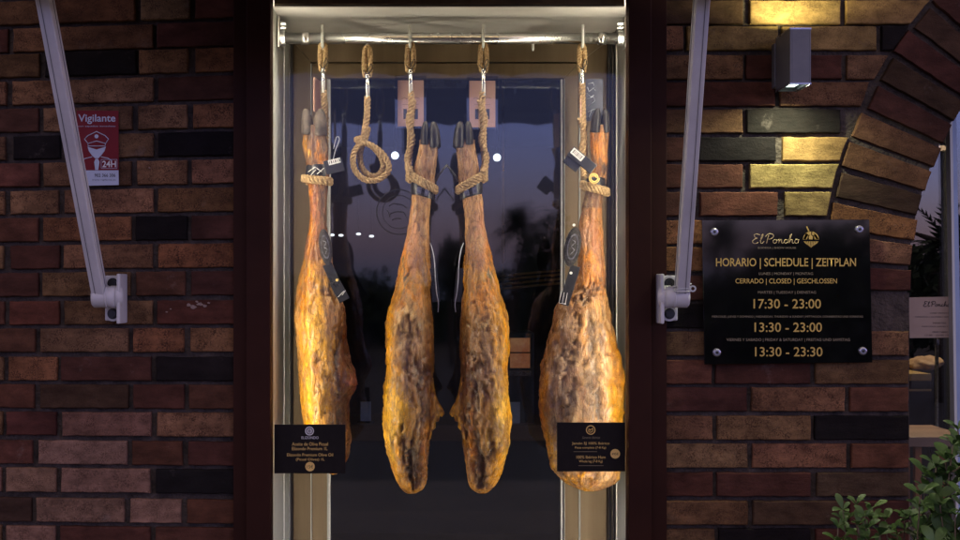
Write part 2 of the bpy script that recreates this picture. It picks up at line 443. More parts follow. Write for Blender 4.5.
def rowset(rows, bots, side):
    full = []
    pitch = 28.1
    for k in range(-9, len(bots)+13):
        if 0 <= k < len(bots): bot = bots[k]; rw = list(rows[k])
        else:
            bot = bots[0]+pitch*k if k < 0 else bots[-1]+pitch*(k-len(bots)+1); rw = None
        full.append((k, bot, rw))
    for k, bot, rw in full:
        top = bot-24.0
        if side == 'L':
            if rw is None:
                rw = []; x = 235
                first = random.choice((44, 76))
                while x > -60:
                    w = first if first else random.choice((90, 90, 50)); first = None
                    rw.append((x-w, x, random.choice(keys))); x -= w+5
            xl = min(r[0] for r in rw)-5
            while xl > -420:
                w = random.choice((90, 90, 50)); rw.append((xl-w, xl, random.choice(keys))); xl -= w+5
            for x0, x1, c in rw:
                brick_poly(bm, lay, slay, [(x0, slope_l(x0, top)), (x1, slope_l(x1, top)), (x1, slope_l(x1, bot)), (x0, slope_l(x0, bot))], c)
        else:
            known = rw is not None
            if rw is None:
                rw = []; x = 664; first = random.choice((50, 80))
                while x < 905:
                    w = first if first else random.choice((90, 90, 50)); first = None
                    x1 = x+w
                    if bot > ACY and (x1 > 870): x1 = 909
                    rw.append((x, x1, random.choice(keys))); x = x1+5
                    if x1 == 909: break
            if bot <= ACY+4:
                xr = max(r[1] for r in rw)+5
                if known and bot > 20: xr = xr
                while xr < 1920:
                    w = random.choice((90, 90, 50)); rw.append((xr, xr+w, random.choice(keys))); xr += w+5
            else:
                xr = 2*ACX-909
                while xr < 1920:
                    w = random.choice((90, 90, 50)); rw.append((xr, xr+w, random.choice(keys))); xr += w+5
            def xo(y, s):   # arch extrados
                dy = ACY-y
                if dy < 0 or abs(dy) >= AO+4: return None
                return ACX + s*math.sqrt((AO+4)**2-dy*dy)
            for x0, x1, c in rw:
                if bot > ACY+4:
                    brick_poly(bm, lay, slay, [(x0, top), (x1, top), (x1, bot), (x0, bot)], c); continue
                lt, lb2 = xo(top, -1), xo(bot, -1)
                if lb2 is None:
                    brick_poly(bm, lay, slay, [(x0, top), (x1, top), (x1, bot), (x0, bot)], c); continue
                if lt is None: lt = ACX-(ACX-lb2)*.75
                rt, rb2 = 2*ACX-lt, 2*ACX-lb2
                if x0 < lb2-6:
                    a1, b1 = min(x1, lt), min(x1, lb2)
                    if a1 > x0+1 and b1 > x0+1: brick_poly(bm, lay, slay, [(x0, top), (a1, top), (b1, bot), (x0, bot)], c)
                if x1 > rb2+6:
                    a0, b0 = max(x0, rt), max(x0, rb2)
                    if a0 < x1-1 and b0 < x1-1: brick_poly(bm, lay, slay, [(a0, top), (x1, top), (x1, bot), (b0, bot)], c)
rowset(LROWS, LB, 'L'); rowset(RROWS, RB, 'R')
# band of bricks over the display window
for k in range(-9, -2):
    bot = 24+28.1*k; x = 240
    while x < 660:
        w = min(random.choice((90, 50)), 660-x)
        brick_poly(bm, lay, slay, [(x, bot-24), (x+w, bot-24), (x+w, bot), (x, bot)], random.choice(keys)); x += w+5
# below it
for k in range(18, 32):
    bot = 24+28.1*k; x = 240
    if bot-24 < 742: continue
    while x < 660:
        w = min(random.choice((90, 50)), 660-x)
        brick_poly(bm, lay, slay, [(x, bot-24), (x+w, bot-24), (x+w, bot), (x, bot)], random.choice(keys)); x += w+5
mk('bricks', bm, M['brick'], wall)
# arch bricks
bm = bmesh.new(); lay = bm.loops.layers.float_color.new('tone'); slay = bm.loops.layers.float_color.new('speck')
akeys = list('MTODNNMDMDMNMNK')
nA = 44; dA = 180/nA
for k in range(nA):
    a0, a1 = R(k*dA + .42), R((k+1)*dA - .42)
    key = akeys[k] if k < len(akeys) else random.choice(keys)
    inn = AR + random.uniform(-1.5, 1.5); ou = AO + random.uniform(-3, 2)
    q = [(ACX-ou*math.cos(a1), ACY-ou*math.sin(a1)), (ACX-inn*math.cos(a1), ACY-inn*math.sin(a1)),
         (ACX-inn*math.cos(a0), ACY-inn*math.sin(a0)), (ACX-ou*math.cos(a0), ACY-ou*math.sin(a0))]
    brick_poly(bm, lay, slay, q, key, .12)
mk('brick_arch', bm, M['brick'], wall)
# mortar bed (polygon sheet with openings), front at y=.010
bm = bmesh.new()
def mrect(px0, px1, py0, py1, y0=.0135, y1=.30):
    a, b = S(px0, py1), S(px1, py0); bb(bm, a.x, b.x, y0, y1, a.z, b.z)
ZB = 285+1.6*360
mrect(-430, 238, -260, ZB); mrect(238.0, 662, -260, -32); mrect(238, 662, 742, ZB); mrect(662, 911, ACY, ZB); mrect(2*ACX-911, 1925, ACY, ZB)
# spandrels: strips following the arch
N = 96; top = -260
mrect(662, ACX-AR-1, -260, ACY)
mrect(ACX+AR+1, 1925, -260, ACY)
for k in range(N):
    a0, a1 = math.pi*k/N, math.pi*(k+1)/N
    x0, x1 = ACX-(AR+1)*math.cos(a0), ACX-(AR+1)*math.cos(a1)
    y0, y1 = ACY-(AR+1)*math.sin(a0), ACY-(AR+1)*math.sin(a1)
    pts = [S(x0, top), S(x1, top), S(x1, y1), S(x0, y0)]
    prism(bm, [(p.x, p.z) for p in pts], .0135, .30)
mk('mortar_bed', bm, M['mortar'], wall)

# lime scars on one brick of the left wall
rl_ = random.Random(11)
bm = bmesh.new()
for (x, y, r) in ((189,305,2.6),(194,307,3.4),(200,304,3.0),(205,306,2.4),(209,303,1.6),(197,301.5,1.8),(167,312,1.3),(171,309,1.0),(150,168,1.0)):
    P = [S(x+r*math.cos(a)*rl_.uniform(.6, 1.3), y+r*.55*math.sin(a)*rl_.uniform(.6, 1.3), 0) for a in [k*2*math.pi/11 for k in range(11)]]
    prism(bm, [(p.x, p.z) for p in P], -.0052, -.0030)
M['lime'] = noisy('lime_scab', (.20, .14, .11), (.32, .24, .20), 200, .9)
mk('lime_spots', bm, M['lime'], wall)
# ================================================================== DISPLAY WINDOW
case = thing('display_window', (S(450, 285).x, 0, .25), 'tall lit display case of dark bronze metal and glass set in the brick wall', 'display case')
DB = .65
xl, xr = S(272, 0).x, S(627, 0).x
zt, zb = S(0, -26).z, S(0, 735).z
bm = bmesh.new()
a = S(234, 0).x; b = S(248, 0).x; c = S(649.5, 0).x; d = S(666, 0).x
ztf, zbf = S(0, -40).z, S(0, 750).z
bb(bm, a, b-.001, -.012, .20, zbf, ztf, .002); bb(bm, c+.001, d, -.012, .20, zbf, ztf, .002)
bb(bm, b, xl, -.034, .028, zbf, ztf, .003); bb(bm, xr, c, -.034, .028, zbf, ztf, .003)
bb(bm, xl+.001, xr-.001, -.034, .028, zt, ztf-.002, .003); bb(bm, xl+.001, xr-.001, -.034, .028, zbf+.002, zb, .003)
mk('outer_frame', bm, M['bronze_dark'], case)
# side walls: pale satin liner in front, darker ribbed panel behind it
zc = S(0, 6.2, .092).z
xs0, xs1 = -.468, .560
z_f = zb
bm = bmesh.new()
bb(bm, xs0-.012, xs0, .0295, .500, zb, zc); bb(bm, xs1, xs1+.012, .0295, .387, zb, zc)
mk('side_liner', bm, M['silver'], case)
bm = bmesh.new()
bb(bm, xs0-.012, xs0-.001, .5005, DB, zb, zc); bb(bm, xs1+.001, xs1+.012, .3875, DB, zb, zc)
bb(bm, xs1-.004, xs1+.0005, .45, .465, zb, zc, .001); bb(bm, xs1-.004, xs1+.0005, .53, .54, zb, zc, .001); bb(bm, xs0-.0005, xs0+.003, .55, .56, zb, zc, .001)
mk('side_panel', bm, M['sidewall'], case)
bm = bmesh.new()
bb(bm, xs0, xs0+.003, .36, .364, zb, zc-.03, .001); bb(bm, xs0, xs0+.003, .497, .501, zb, zc-.03, .001); bb(bm, xs1-.003, xs1, .384, .388, zb, zc-.03, .001)
mk('bead', bm, M['white'], case)
# header
bm = bmesh.new()
bb(bm, xl+.002, xr-.002, .032, .05, S(0, 4.2, .03).z, zt, .001)
mk('header_panel', bm, M['bronze'], case)
bm = bmesh.new(); bb(bm, xl+.002, xr-.002, .033, .048, S(0, 5.6, .03).z, S(0, 4.4, .03).z)
mk('header_gasket', bm, M['ink'], case)
# ceiling, floor, sides
bm = bmesh.new(); bb(bm, xs0-.01, xs1+.01, .092, DB+.02, zc, zc+.02); bb(bm, xs0-.01, xs1+.01, .0505, .10, zc+.05, zc+.06); bb(bm, xs0-.01, xs1+.01, .092, .10, zc+.02, zc+.05)
mk('ceiling_panel', bm, M['ceil'], case)
bm = bmesh.new(); bb(bm, xs0-.01, xs1+.01, .03, DB+.02, zb-.03, zb)
mk('floor_panel', bm, M['silver'], case)
# LED strips behind the front frame
def led(name, x0, x1, y0, y1, z0, z1):
    bm = bmesh.new(); bb(bm, x0, x1, y0, y1, z0, z1); return mk(name, bm, M['led'], case)
led('led_strip', xs0+.0005, xs0+.0055, .030, .046, zb+.05, zc-.02)
led('led_strip', xs1-.010, xs1-.001, .030, .044, zb+.05, zc-.02)
led('led_strip', xs0+.05, xs1-.05, .054, .088, zc+.040, zc+.046)
# mitred frames at the back
def mitre(o, i, y0, y1, name, mat):
    bm = bmesh.new(); (ox0, oz0, ox1, oz1), (ix0, iz0, ix1, iz1) = o, i
    e = .0006
    prism(bm, [(ox0, oz1), (ox1, oz1), (ix1, iz1+e), (ix0, iz1+e)], y0, y1)
    prism(bm, [(ox0, oz0), (ox0, oz1-e*2), (ix0-e, iz1), (ix0-e, iz0)], y0, y1)
    prism(bm, [(ox1, oz1-e*2), (ox1, oz0), (ix1+e, iz0), (ix1+e, iz1)], y0, y1)
    prism(bm, [(ox0+e, oz0-e), (ix0, iz0-e), (ix1, iz0-e), (ox1-e, oz0-e)], y0, y1)
    return mk(name, bm, mat, case)
def rc(px0, px1, py0, z0, Y):
    a, b = S(px0, py0, Y), S(px1, py0, Y); return (a.x, z0, b.x, a.z)
YB = .60
mitre(rc(293.0, 607.4, 41, zb, YB), rc(311, 580, 62, zb+.05, YB), YB, DB, 'door_surround', M['bronze'])
mitre(rc(312, 579, 63.2, zb+.052, YB), rc(328.5, 563.5, 78, zb+.12, YB), YB+.006, DB, 'door_frame', M['bronze'])
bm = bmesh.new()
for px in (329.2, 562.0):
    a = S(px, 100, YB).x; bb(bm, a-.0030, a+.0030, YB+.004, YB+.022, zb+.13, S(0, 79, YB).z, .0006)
mk('led_reflection_strip', bm, M['white'], case)  # white strips stand in for the LED reflections in the door glass
bm = bmesh.new()
for px, w_ in ((311.2, .0016), (579.6, .0024), (327.6, .0012), (564.4, .0012)):
    a = S(px, 100, YB).x; bb(bm, a-w_, a+w_, YB-.004, YB+.004, zb+.06, S(0, 64 if abs(px-445) > 125 else 79, YB).z, .0005)
mk('frame_bead', bm, M['silver'], case)
a, b = S(326, 0, YB+.03).x, S(566, 0, YB+.03).x
bm = bmesh.new(); bb(bm, a, b, YB+.026, YB+.036, zb+.10, S(0, 76, YB+.03).z)
mk('back_glass', bm, M['glass_back'], case)
bm = bmesh.new()     # etched round emblem on the door glass
c = S(399, 212, YB+.02)
ring(bm, (c.x, c.y, c.z), U(23, .6), U(22, .6), .0006, 60); ring(bm, (c.x, c.y, c.z), U(17, .6), U(16.4, .6), .0006, 60)
for (u0, v0, u1, v1) in ((-10, -6, -2, -8), (-2, -8, 8, -4), (-9, 2, 4, 0), (4, 0, 8, 6), (-7, 8, 2, 7), (-12, -2, -9, 5)):
    tube(bm, smoothpath([c+Vector((U(u0, .6), 0, -U(v0, .6))), c+Vector((U((u0+u1)/2, .6), 0, -U((v0+v1)/2-1.5, .6))), c+Vector((U(u1, .6), 0, -U(v1, .6)))], .01), .0016, 5)
M['etch'] = noisy('etched_glass_print', (.03, .032, .045), (.05, .052, .07), 40, .7)
mk('etched_emblem', bm, M['etch'], case)
bm = bmesh.new(); bb(bm, xl-.001, xr+.001, .010, .018, zb, zt)
mk('front_glass', bm, M['glass_front'], case)
# hanging rail
YR = .22
bm = bmesh.new()
rl, rr_ = S(284, 38.5, YR-.02), S(621, 38.5, YR-.02)
zr = S(0, 38.5, YR).z
RR = .0162
tube(bm, [(xs0+.001, YR, zr), (xs1-.001, YR, zr)], RR, 28)
for px in (305, 602):
    a = S(px, 0, YR).x; tube(bm, [(a-.012, YR, zr), (a+.012, YR, zr)], RR+.0022, 28)
    tube(bm, [(a, YR-RR-.006, zr+.004), (a, YR-RR+.002, zr+.004)], .0045, 12)
rail = mk('rail', bm, M['steel'], case)
bm = bmesh.new()
for px, sgn in ((297, 1), (612, -1)):
    a = xs0+.003 if sgn > 0 else xs1-.003
    bb(bm, a-.003 if sgn < 0 else a, a+.006 if sgn > 0 else a+.003, YR-.03, YR+.03, zr-.03, zc-.004, .002)
    for zz in (zr+.032, zc-.022):
        disc(bm, (a+sgn*.010, YR, zz), .0085, .012, 20, 'X'); disc(bm, (a+sgn*.018, YR, zz), .0055, .006, 6, 'X')
    disc(bm, (a+sgn*.012, YR, zr), RR+.007, .016, 28, 'X')
mk('rail_bracket', bm, M['steel'], case)
# pegs through the rail
for px, up in ((323, 1), (367, 0), (410, 1), (483, 1), (533, 0), (582, 1)):
    bm = bmesh.new(); a = S(px, 38, YR)
    if up: tube(bm, [(a.x, YR-RR-.004, zr+.036), (a.x, YR-RR-.004, zr-.016), (a.x, YR-RR-.001, zr-.024), (a.x, YR, zr-.027)], .0044, 10)
    tube(bm, [(a.x, YR, zr-RR+.002), (a.x, YR, zr-.030), (a.x, YR-.004, zr-.036)], [.004, .004, .0028], 10)
    mk('peg', bm, M['silver'], case)

# ================================================================== HAMS
FAT = (.56, .25, .022); FATL = (.66, .35, .040); TAN = (.42, .19, .05); BRN = (.16, .05, .014); MEAT = (.19, .085, .026); DRK = (.045, .026, .018)
PALE = (.34, .22, .10); RED = (.30, .10, .05); ORG = (.50, .18, .03)
def interp(rows, y):
    if y <= rows[0][0]: return rows[0][1:]
    for a, b in zip(rows, rows[1:]):
        if y <= b[0]:
            t = (y-a[0])/(b[0]-a[0]); t = t*t*(3-2*t)*.4 + t*.6
            return tuple(u+(v-u)*t for u, v in zip(a[1:], b[1:]))
    return rows[-1][1:]
hm = None
def hammat():
    m, nt, b = newmat('cured_ham')
    at = nd(nt, 'ShaderNodeAttribute', attribute_name='tone'); tc = nd(nt, 'ShaderNodeTexCoord')
    def ns(scale, st=(1, 1, 1), det=7, rg=.65):
        mp = nd(nt, 'ShaderNodeMapping'); mp.inputs['Scale'].default_value = st
        nt.links.new(tc.outputs['Object'], mp.inputs[0])
        n = nd(nt, 'ShaderNodeTexNoise'); setin(n, Scale=scale, Detail=det, Roughness=rg); n.inputs['Distortion'].default_value = .6
        nt.links.new(mp.outputs[0], n.inputs['Vector']); return n
    prev = at.outputs['Color']
    def layer(prev, n, lo, hi, col, mx_):
        r = nd(nt, 'ShaderNodeMapRange'); setin(r, From_Min=lo, From_Max=hi, To_Max=mx_)
        nt.links.new(n.outputs['Fac'], r.inputs[0])
        x = nd(nt, 'ShaderNodeMix', data_type='RGBA'); x.inputs['B'].default_value = (*col, 1)
        nt.links.new(r.outputs[0], x.inputs['Factor']); nt.links.new(prev, x.inputs['A']); return x.outputs['Result']
    nA_, nB_, nC_, nD_ = ns(19, (1, 1, .34)), ns(75, (1, 1, .24)), ns(30, (1, 1, .5)), ns(170, (1, 1, .6))
    prev = layer(prev, nA_, .52, .585, (.15, .055, .018), .60)
    prev = layer(prev, nC_, .57, .63, (.42, .28, .13), .38)
    prev = layer(prev, nB_, .56, .62, (.065, .026, .010), .45)
    # dried, cracked rind: stretched cell edges
    nW = ns(14, (1, 1, .6), 3, .5); vm = nd(nt, 'ShaderNodeMapping'); vm.inputs['Scale'].default_value = (1, 1, .30); nt.links.new(tc.outputs['Object'], vm.inputs[0])
    va = nd(nt, 'ShaderNodeVectorMath', operation='MULTIPLY_ADD'); va.inputs[1].default_value = (.035, .035, .035)
    nt.links.new(nW.outputs['Color'], va.inputs[0]); nt.links.new(vm.outputs[0], va.inputs[2])
    vo = nd(nt, 'ShaderNodeTexVoronoi', feature='DISTANCE_TO_EDGE'); vo.inputs['Scale'].default_value = 85; nt.links.new(va.outputs[0], vo.inputs['Vector'])
    vr = nd(nt, 'ShaderNodeMapRange'); setin(vr, From_Min=0, From_Max=.09, To_Min=.55, To_Max=0); nt.links.new(vo.outputs['Distance'], vr.inputs[0])
    vx = nd(nt, 'ShaderNodeMix', data_type='RGBA'); vx.inputs['B'].default_value = (.07, .028, .010, 1)
    nt.links.new(vr.outputs[0], vx.inputs['Factor']); vr.inputs['To Min'].default_value = .45; nt.links.new(prev, vx.inputs['A']); prev = vx.outputs['Result']
    # fine dark creases running down the leg
    nE = ns(17, (1, 1, .22), 4, .6); nE.inputs['Distortion'].default_value = 1.6
    sb = nd(nt, 'ShaderNodeMath', operation='SUBTRACT'); sb.inputs[1].default_value = .5; nt.links.new(nE.outputs['Fac'], sb.inputs[0])
    ab = nd(nt, 'ShaderNodeMath', operation='ABSOLUTE'); nt.links.new(sb.outputs[0], ab.inputs[0])
    cr_ = nd(nt, 'ShaderNodeMapRange'); setin(cr_, From_Min=0.0, From_Max=.016, To_Min=.42, To_Max=0)
    nt.links.new(ab.outputs[0], cr_.inputs[0])
    xx = nd(nt, 'ShaderNodeMix', data_type='RGBA'); xx.inputs['B'].default_value = (.05, .018, .008, 1)
    nt.links.new(cr_.outputs[0], xx.inputs['Factor']); nt.links.new(prev, xx.inputs['A']); prev = xx.outputs['Result']
    prev = layer(prev, nD_, .58, .67, (.06, .026, .010), .35)
    nF_ = ns(120, (1, 1, .42), 5, .7)
    prev = layer(prev, nF_, .55, .68, (.60, .34, .09), .28)
    hs = nd(nt, 'ShaderNodeHueSaturation'); hs.inputs['Saturation'].default_value = 1.06; hs.inputs['Value'].default_value = 1.12; nt.links.new(prev, hs.inputs['Color']); nt.links.new(hs.outputs[0], b.inputs['Base Color'])
    r = nd(nt, 'ShaderNodeMapRange'); setin(r, From_Min=.35, From_Max=.65, To_Min=.20, To_Max=.48)
    nt.links.new(nB_.outputs['Fac'], r.inputs[0]); nt.links.new(r.outputs[0], b.inputs['Roughness'])
    b.inputs['Specular IOR Level'].default_value = .50; b.inputs['Coat Weight'].default_value = .22; b.inputs['Coat Roughness'].default_value = .16
    b.inputs['Subsurface Radius'].default_value = (1, .35, .1); b.inputs['Subsurface Scale'].default_value = .008
    last = nd(nt, 'ShaderNodeBump', invert=True); setin(last, Strength=.5, Distance=.0025); nt.links.new(cr_.outputs[0], last.inputs['Height'])
    lb = nd(nt, 'ShaderNodeBump', invert=True); setin(lb, Strength=.8, Distance=.0022); nt.links.new(vr.outputs[0], lb.inputs['Height']); nt.links.new(last.outputs[0], lb.inputs['Normal']); last = lb
    for n, s, dd in ((nA_, .7, .009), (nB_, .8, .0060), (nF_, .7, .0030), (nD_, .6, .0018)):
        bp = nd(nt, 'ShaderNodeBump'); setin(bp, Strength=s, Distance=dd)
        nt.links.new(n.outputs['Fac'], bp.inputs['Height'])
        if last is not None: nt.links.new(last.outputs[0], bp.inputs['Normal'])
        last = bp
    nt.links.new(last.outputs[0], b.inputs['Normal'])
    return m
M['ham'] = hammat()

def make_ham(rows, depth, base, blobs, label, seed, mirror=None, Yc=.22, hoofs=(), hoofmat='hoof', rough=1.0):
    """rows: (py, left px, right px); depth: (py, half depth in m); blobs: (px, py, rx, ry, colour, strength, push)"""
    mx = (lambda x: 2*mirror-x) if mirror is not None else (lambda x: x)
    cpx = mx((rows[0][1]+rows[0][2])/2)
    t = thing('cured_ham', S(cpx, rows[0][0], Yc), label, 'ham', 'hams hanging from the rail')
    bm = bmesh.new(); lay = bm.verts.layers.float_color.new('tone')
    NR, NS = 210, 88
    y0, y1 = rows[0][0], rows[-1][0]
    rings = []
    for i in range(NR+1):
        y = y0 + (y1-y0)*i/NR
        l, r = interp(rows, y); (dp,) = interp(depth, y)
        c = (l+r)/2; w = U((r-l)/2, Yc)
        rg = []
        for k in range(NS):
            a = 2*math.pi*k/NS
            ca, sa = math.cos(a), math.sin(a)
            px = c + (r-l)/2*ca
            f = abs(sa)
            lx = math.copysign(abs(ca)**.92, ca)*w; ly = -math.copysign(abs(sa)**.92, sa)*dp
            q = S(c, y, Yc)
            P = Vector((q.x+lx, Yc+ly, q.z))
            nrm = Vector((ca, -sa, 0))
            # colour and relief from named patches of the surface
            front = sa > -.25
            col = Vector(base(y, px) if callable(base) else base)
            push = 0
            wob = noise.fractal(Vector((P.x*14+seed, P.y*14, P.z*9)), 1.0, 2.0, 4)
            wob2 = noise.fractal(Vector((P.x*38+seed, P.y*38, P.z*12)), 1.0, 2.0, 4)
            zf0 = noise.fractal(Vector((P.x*120+seed, P.y*120, P.z*34)), 1.0, 2.0, 3)
            for bx, by, rx, ry, bc, st, pu in blobs:
                u = (px-bx+wob*6+zf0*5)/rx; v = (y-by+wob2*18+zf0*8)/ry
                if front or ry > 60:
                    g = 1/(1+math.exp((math.sqrt(u*u+v*v)-.92)*8))
                    col = col.lerp(Vector(bc), min(1, st*g*1.3)); push += pu*g
            if y < y0+7: col = col.lerp(Vector((.09,.05,.03)), (y0+7-y)/9)
            jl = .70 + .56*(wob2*.5+.5) + .18*zf0
            col = col*jl
            zfib = noise.fractal(Vector((P.x*55+seed*3, P.y*55, P.z*11)), .9, 2.1, 5)
            lump = noise.fractal(Vector((P.x*13+seed, P.y*13+4, P.z*8)), 1.0, 2.0, 3)
            rid = 1-abs(noise.noise(Vector((P.x*42+seed*2, P.y*42, P.z*8+wob*1.2))))*2
            am = min(1.0, w/.05) * rough
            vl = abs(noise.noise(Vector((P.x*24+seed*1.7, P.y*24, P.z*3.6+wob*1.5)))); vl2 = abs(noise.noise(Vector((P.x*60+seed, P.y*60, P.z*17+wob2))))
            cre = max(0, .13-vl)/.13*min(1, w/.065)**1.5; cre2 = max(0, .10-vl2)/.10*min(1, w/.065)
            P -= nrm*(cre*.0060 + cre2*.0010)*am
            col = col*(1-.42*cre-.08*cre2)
            P += nrm*(zfib*.0030*am + zf0*.0007*am + lump*.0060*am + (max(0, rid-.70)*.012)*-am + push*.0016)
            if mirror is not None:
                P.x = 2*S(mirror, 0, Yc).x - P.x
            v_ = bm.verts.new(P); v_[lay] = (*[max(.008, q_) for q_ in col], 1)
            rg.append(v_)
        rings.append(rg)
    for i in range(NR):
        for k in range(NS):
            a, b, c2, d2 = rings[i][k], rings[i][(k+1) % NS], rings[i+1][(k+1) % NS], rings[i+1][k]
            f = bm.faces.new((a, b, c2, d2)); f.smooth = True
    bm.faces.new(rings[0]); bm.faces.new(rings[-1])
    bmesh.ops.recalc_face_normals(bm, faces=bm.faces)
    mk('ham_leg', bm, M['ham'], t)
    # cloven hoof: two claws
    for (bx0, bx1, by, tx, ty, dpt) in hoofs:
        bm = bmesh.new(); rgs = []
        for i in range(15):
            s = i/14
            cy = by + (ty-by)*s; cx = (bx0+bx1)/2 + (tx-(bx0+bx1)/2)*s**1.3
            sc_ = 1.18*(1 - .22*s - .12*s*s - s**6*.42)*(1+.05*math.sin(s*3))
            hw = U((bx1-bx0)/2, Yc)*sc_; hd = dpt*sc_
            rg = []
            for k in range(20):
                a = 2*math.pi*k/20
                p = S(mx(cx), cy, Yc); nn = 1+.05*noise.noise(Vector((a, s*9, seed)))
                dzz = U(2.2, Yc)*math.cos(2*a)*(1-s)*.5 + .0012*math.sin(s*30)
                rg.append(bm.verts.new((p.x+hw*math.cos(a)*nn, Yc-.004+hd*math.sin(a)*nn - .012*s, p.z+dzz)))
            rgs.append(rg)
        for i in range(14):
            for k in range(20):
                f = bm.faces.new((rgs[i][k], rgs[i][(k+1) % 20], rgs[i+1][(k+1) % 20], rgs[i+1][k])); f.smooth = True
        bm.faces.new(rgs[0]); bm.faces.new(rgs[-1])
        bmesh.ops.recalc_face_normals(bm, faces=bm.faces)
        mk('hoof', bm, M[hoofmat], t)
    return t, mx

# --- first ham (edge-on, golden body, dark meat edge on its right)
H1 = [(126,303,325),(133,302,326),(140,302,327),(150,302.5,328),(160,305,327.5),(172,306,329),(182,307,328),(190,308,327.5),(205,309,327),(220,309,327),(232,308,328),(240,306,329),(250,304,330),(260,303,332),
      (270,301,334),(280,299,338),(290,297,341),(300,296,344),(310,295,346),(320,294.5,347),(340,295.5,347.5),(352,297,349),(362,298,352),(372,299,355.5),(384,300,358),(390,300.5,356.5),(396,301,352.5),(405,302,350.5),(420,304,350.5),
      (432,305,352.5),(440,306,353),(450,310,351),(460,317,348),(468,324,342),(474,330,337)]
D1 = [(126,.030),(150,.032),(190,.026),(230,.030),(260,.045),(290,.075),(330,.105),(380,.12),(420,.11),(450,.08),(468,.045),(474,.012)]
def base1(y, px):
    if y < 178: return (.15, .085, .042)
    if y < 260: return (.23, .10, .045)
    return (.36, .165, .032)
B1 = [(315,150,9,18,(.10,.05,.03),.8,0),(307,145,4,14,FAT,.6,0),(322,158,4,12,ORG,.6,0),(314,215,5,40,RED,.8,0),(309,225,3.5,40,ORG,.7,0),(325,205,3,30,DRK,.6,0),
      (318,262,9,20,BRN,.6,0),(306,300,9,30,ORG,.6,0),(320,345,15,60,(.50,.25,.028),.8,3),(316,400,14,45,(.50,.25,.028),.75,2),(335,310,10,30,(.34,.16,.05),.75,0),(352,400,10,70,MEAT,1,-2),
      (347,350,6,50,BRN,.9,-2),(341,380,3.5,60,DRK,.9,-5),(356,384,5,12,(.40,.14,.08),.7,2),(298,330,4,60,(.40,.22,.08),.7,0),(330,290,6,8,(.12,.06,.03),.8,0),(352,445,6,22,PALE,.5,0),(322,372,5,14,(.40,.15,.03),.5,0)]
ham1, mx1 = make_ham(H1, D1, base1, B1, 'leftmost hanging ham, golden front with dark meat edge, oval seal at its shin', 1.3,
    hoofs=((302.5,313.5,135,306.5,109.5,.026),(313.5,326,136,321,109.5,.026)), hoofmat='hoofpale')

H2 = [(140,419,437),(146,418.5,437.5),(152,417.5,438),(162,416,437),(170,414.5,436),(180,413,435),(190,412,433),(197,411,431),(208,410,430),(220,409,429),(235,406.5,429),(245,404.5,429),(260,401,430),(272,398.5,430.5),(280,396.5,431),(290,395,429.5),(300,392,431),(310,388.5,432),(320,386,433),
      (329,385,433),(340,384.5,433.5),(355,385.5,434),(368,387,433.5),(380,387,433),(391,386,433),(398,385,433.5),(403,384.5,434),(409,383.8,434),(413,383.2,434),(417,383,433.5),(422,383,433),(426,383.2,432.5),(432,383.5,431.5),(440,384.3,430),(450,386.5,429),(458,388.5,428.5),(466,391,427.5),(474,394,427),(480,396.5,426.5),(485,399,425),(489,402,422.5),(492.5,406,417)]
D2 = [(140,.024),(160,.028),(197,.026),(230,.032),(262,.05),(290,.075),(320,.105),(360,.125),(400,.125),(440,.105),(470,.075),(485,.05),(492.5,.018)]
def base2(y, px):
    if y < 192: return (.40, .225, .10)
    if y < 250: return (.47, .25, .10)
    return (.42, .19, .036)
B2 = [(428,160,6,14,(.34,.18,.09),.7,0),(414,240,7,35,(.42,.19,.10),.7,0),(405,262,4,30,ORG,.6,0),(424,250,3,30,(.20,.09,.05),.6,-1),(418,226,2,6,DRK,.6,0),(405,277,3,4,(.06,.07,.03),.8,0),
      (412,300,14,18,ORG,.6,1),(392,350,6,60,FAT,.85,2),(390,420,7,45,FATL,.8,2),(402,410,7,26,FATL,.8,3),(418,350,12,45,MEAT,.85,-1),(428,360,5,60,BRN,.6,0),(407,350,4,50,(.34,.20,.09),.6,-2),
      (421,400,4,40,DRK,.55,-4),(416,456,9,27,(.12,.075,.04),.95,-14),(403.5,440,3,16,(.08,.03,.008),.9,-8),(410,468,4,14,DRK,.8,-8),(394,430,3,40,(.80,.50,.10),.5,1),(424,385,2.5,40,(.07,.03,.015),.6,-6),(412,372,2,35,(.10,.045,.02),.35,-4),(419,330,12,26,(.30,.15,.05),.6,0),(399,402,6,30,(.72,.40,.06),.7,3),(425,445,3,30,ORG,.7,3),(438,412,6,16,TAN,.8,0),(431,415,3,14,(.12,.08,.05),.7,-4),
      (410,487,8,6,FAT,.8,1),(400,380,10,6,(.20,.12,.06),.4,0),(397,465,5,20,FAT,.8,2),(409,318,9,7,(.55,.36,.16),.6,3),(414,333,8,5,(.20,.10,.05),.35,-3)]
hf2 = ((420.8,429.2,145,425.5,121.5,.022),(429.2,440,148,433.5,122,.024))
ham2, mx2 = make_ham(H2, D2, base2, B2, 'second ham from the left, narrow golden side view with its ragged flap pointing right', 5.1, hoofs=hf2)
ham3, mx3 = make_ham(H2, D2, base2, B2, 'third ham from the left, narrow golden side view with its ragged flap pointing left', 6.4, mirror=446.8, hoofs=hf2)

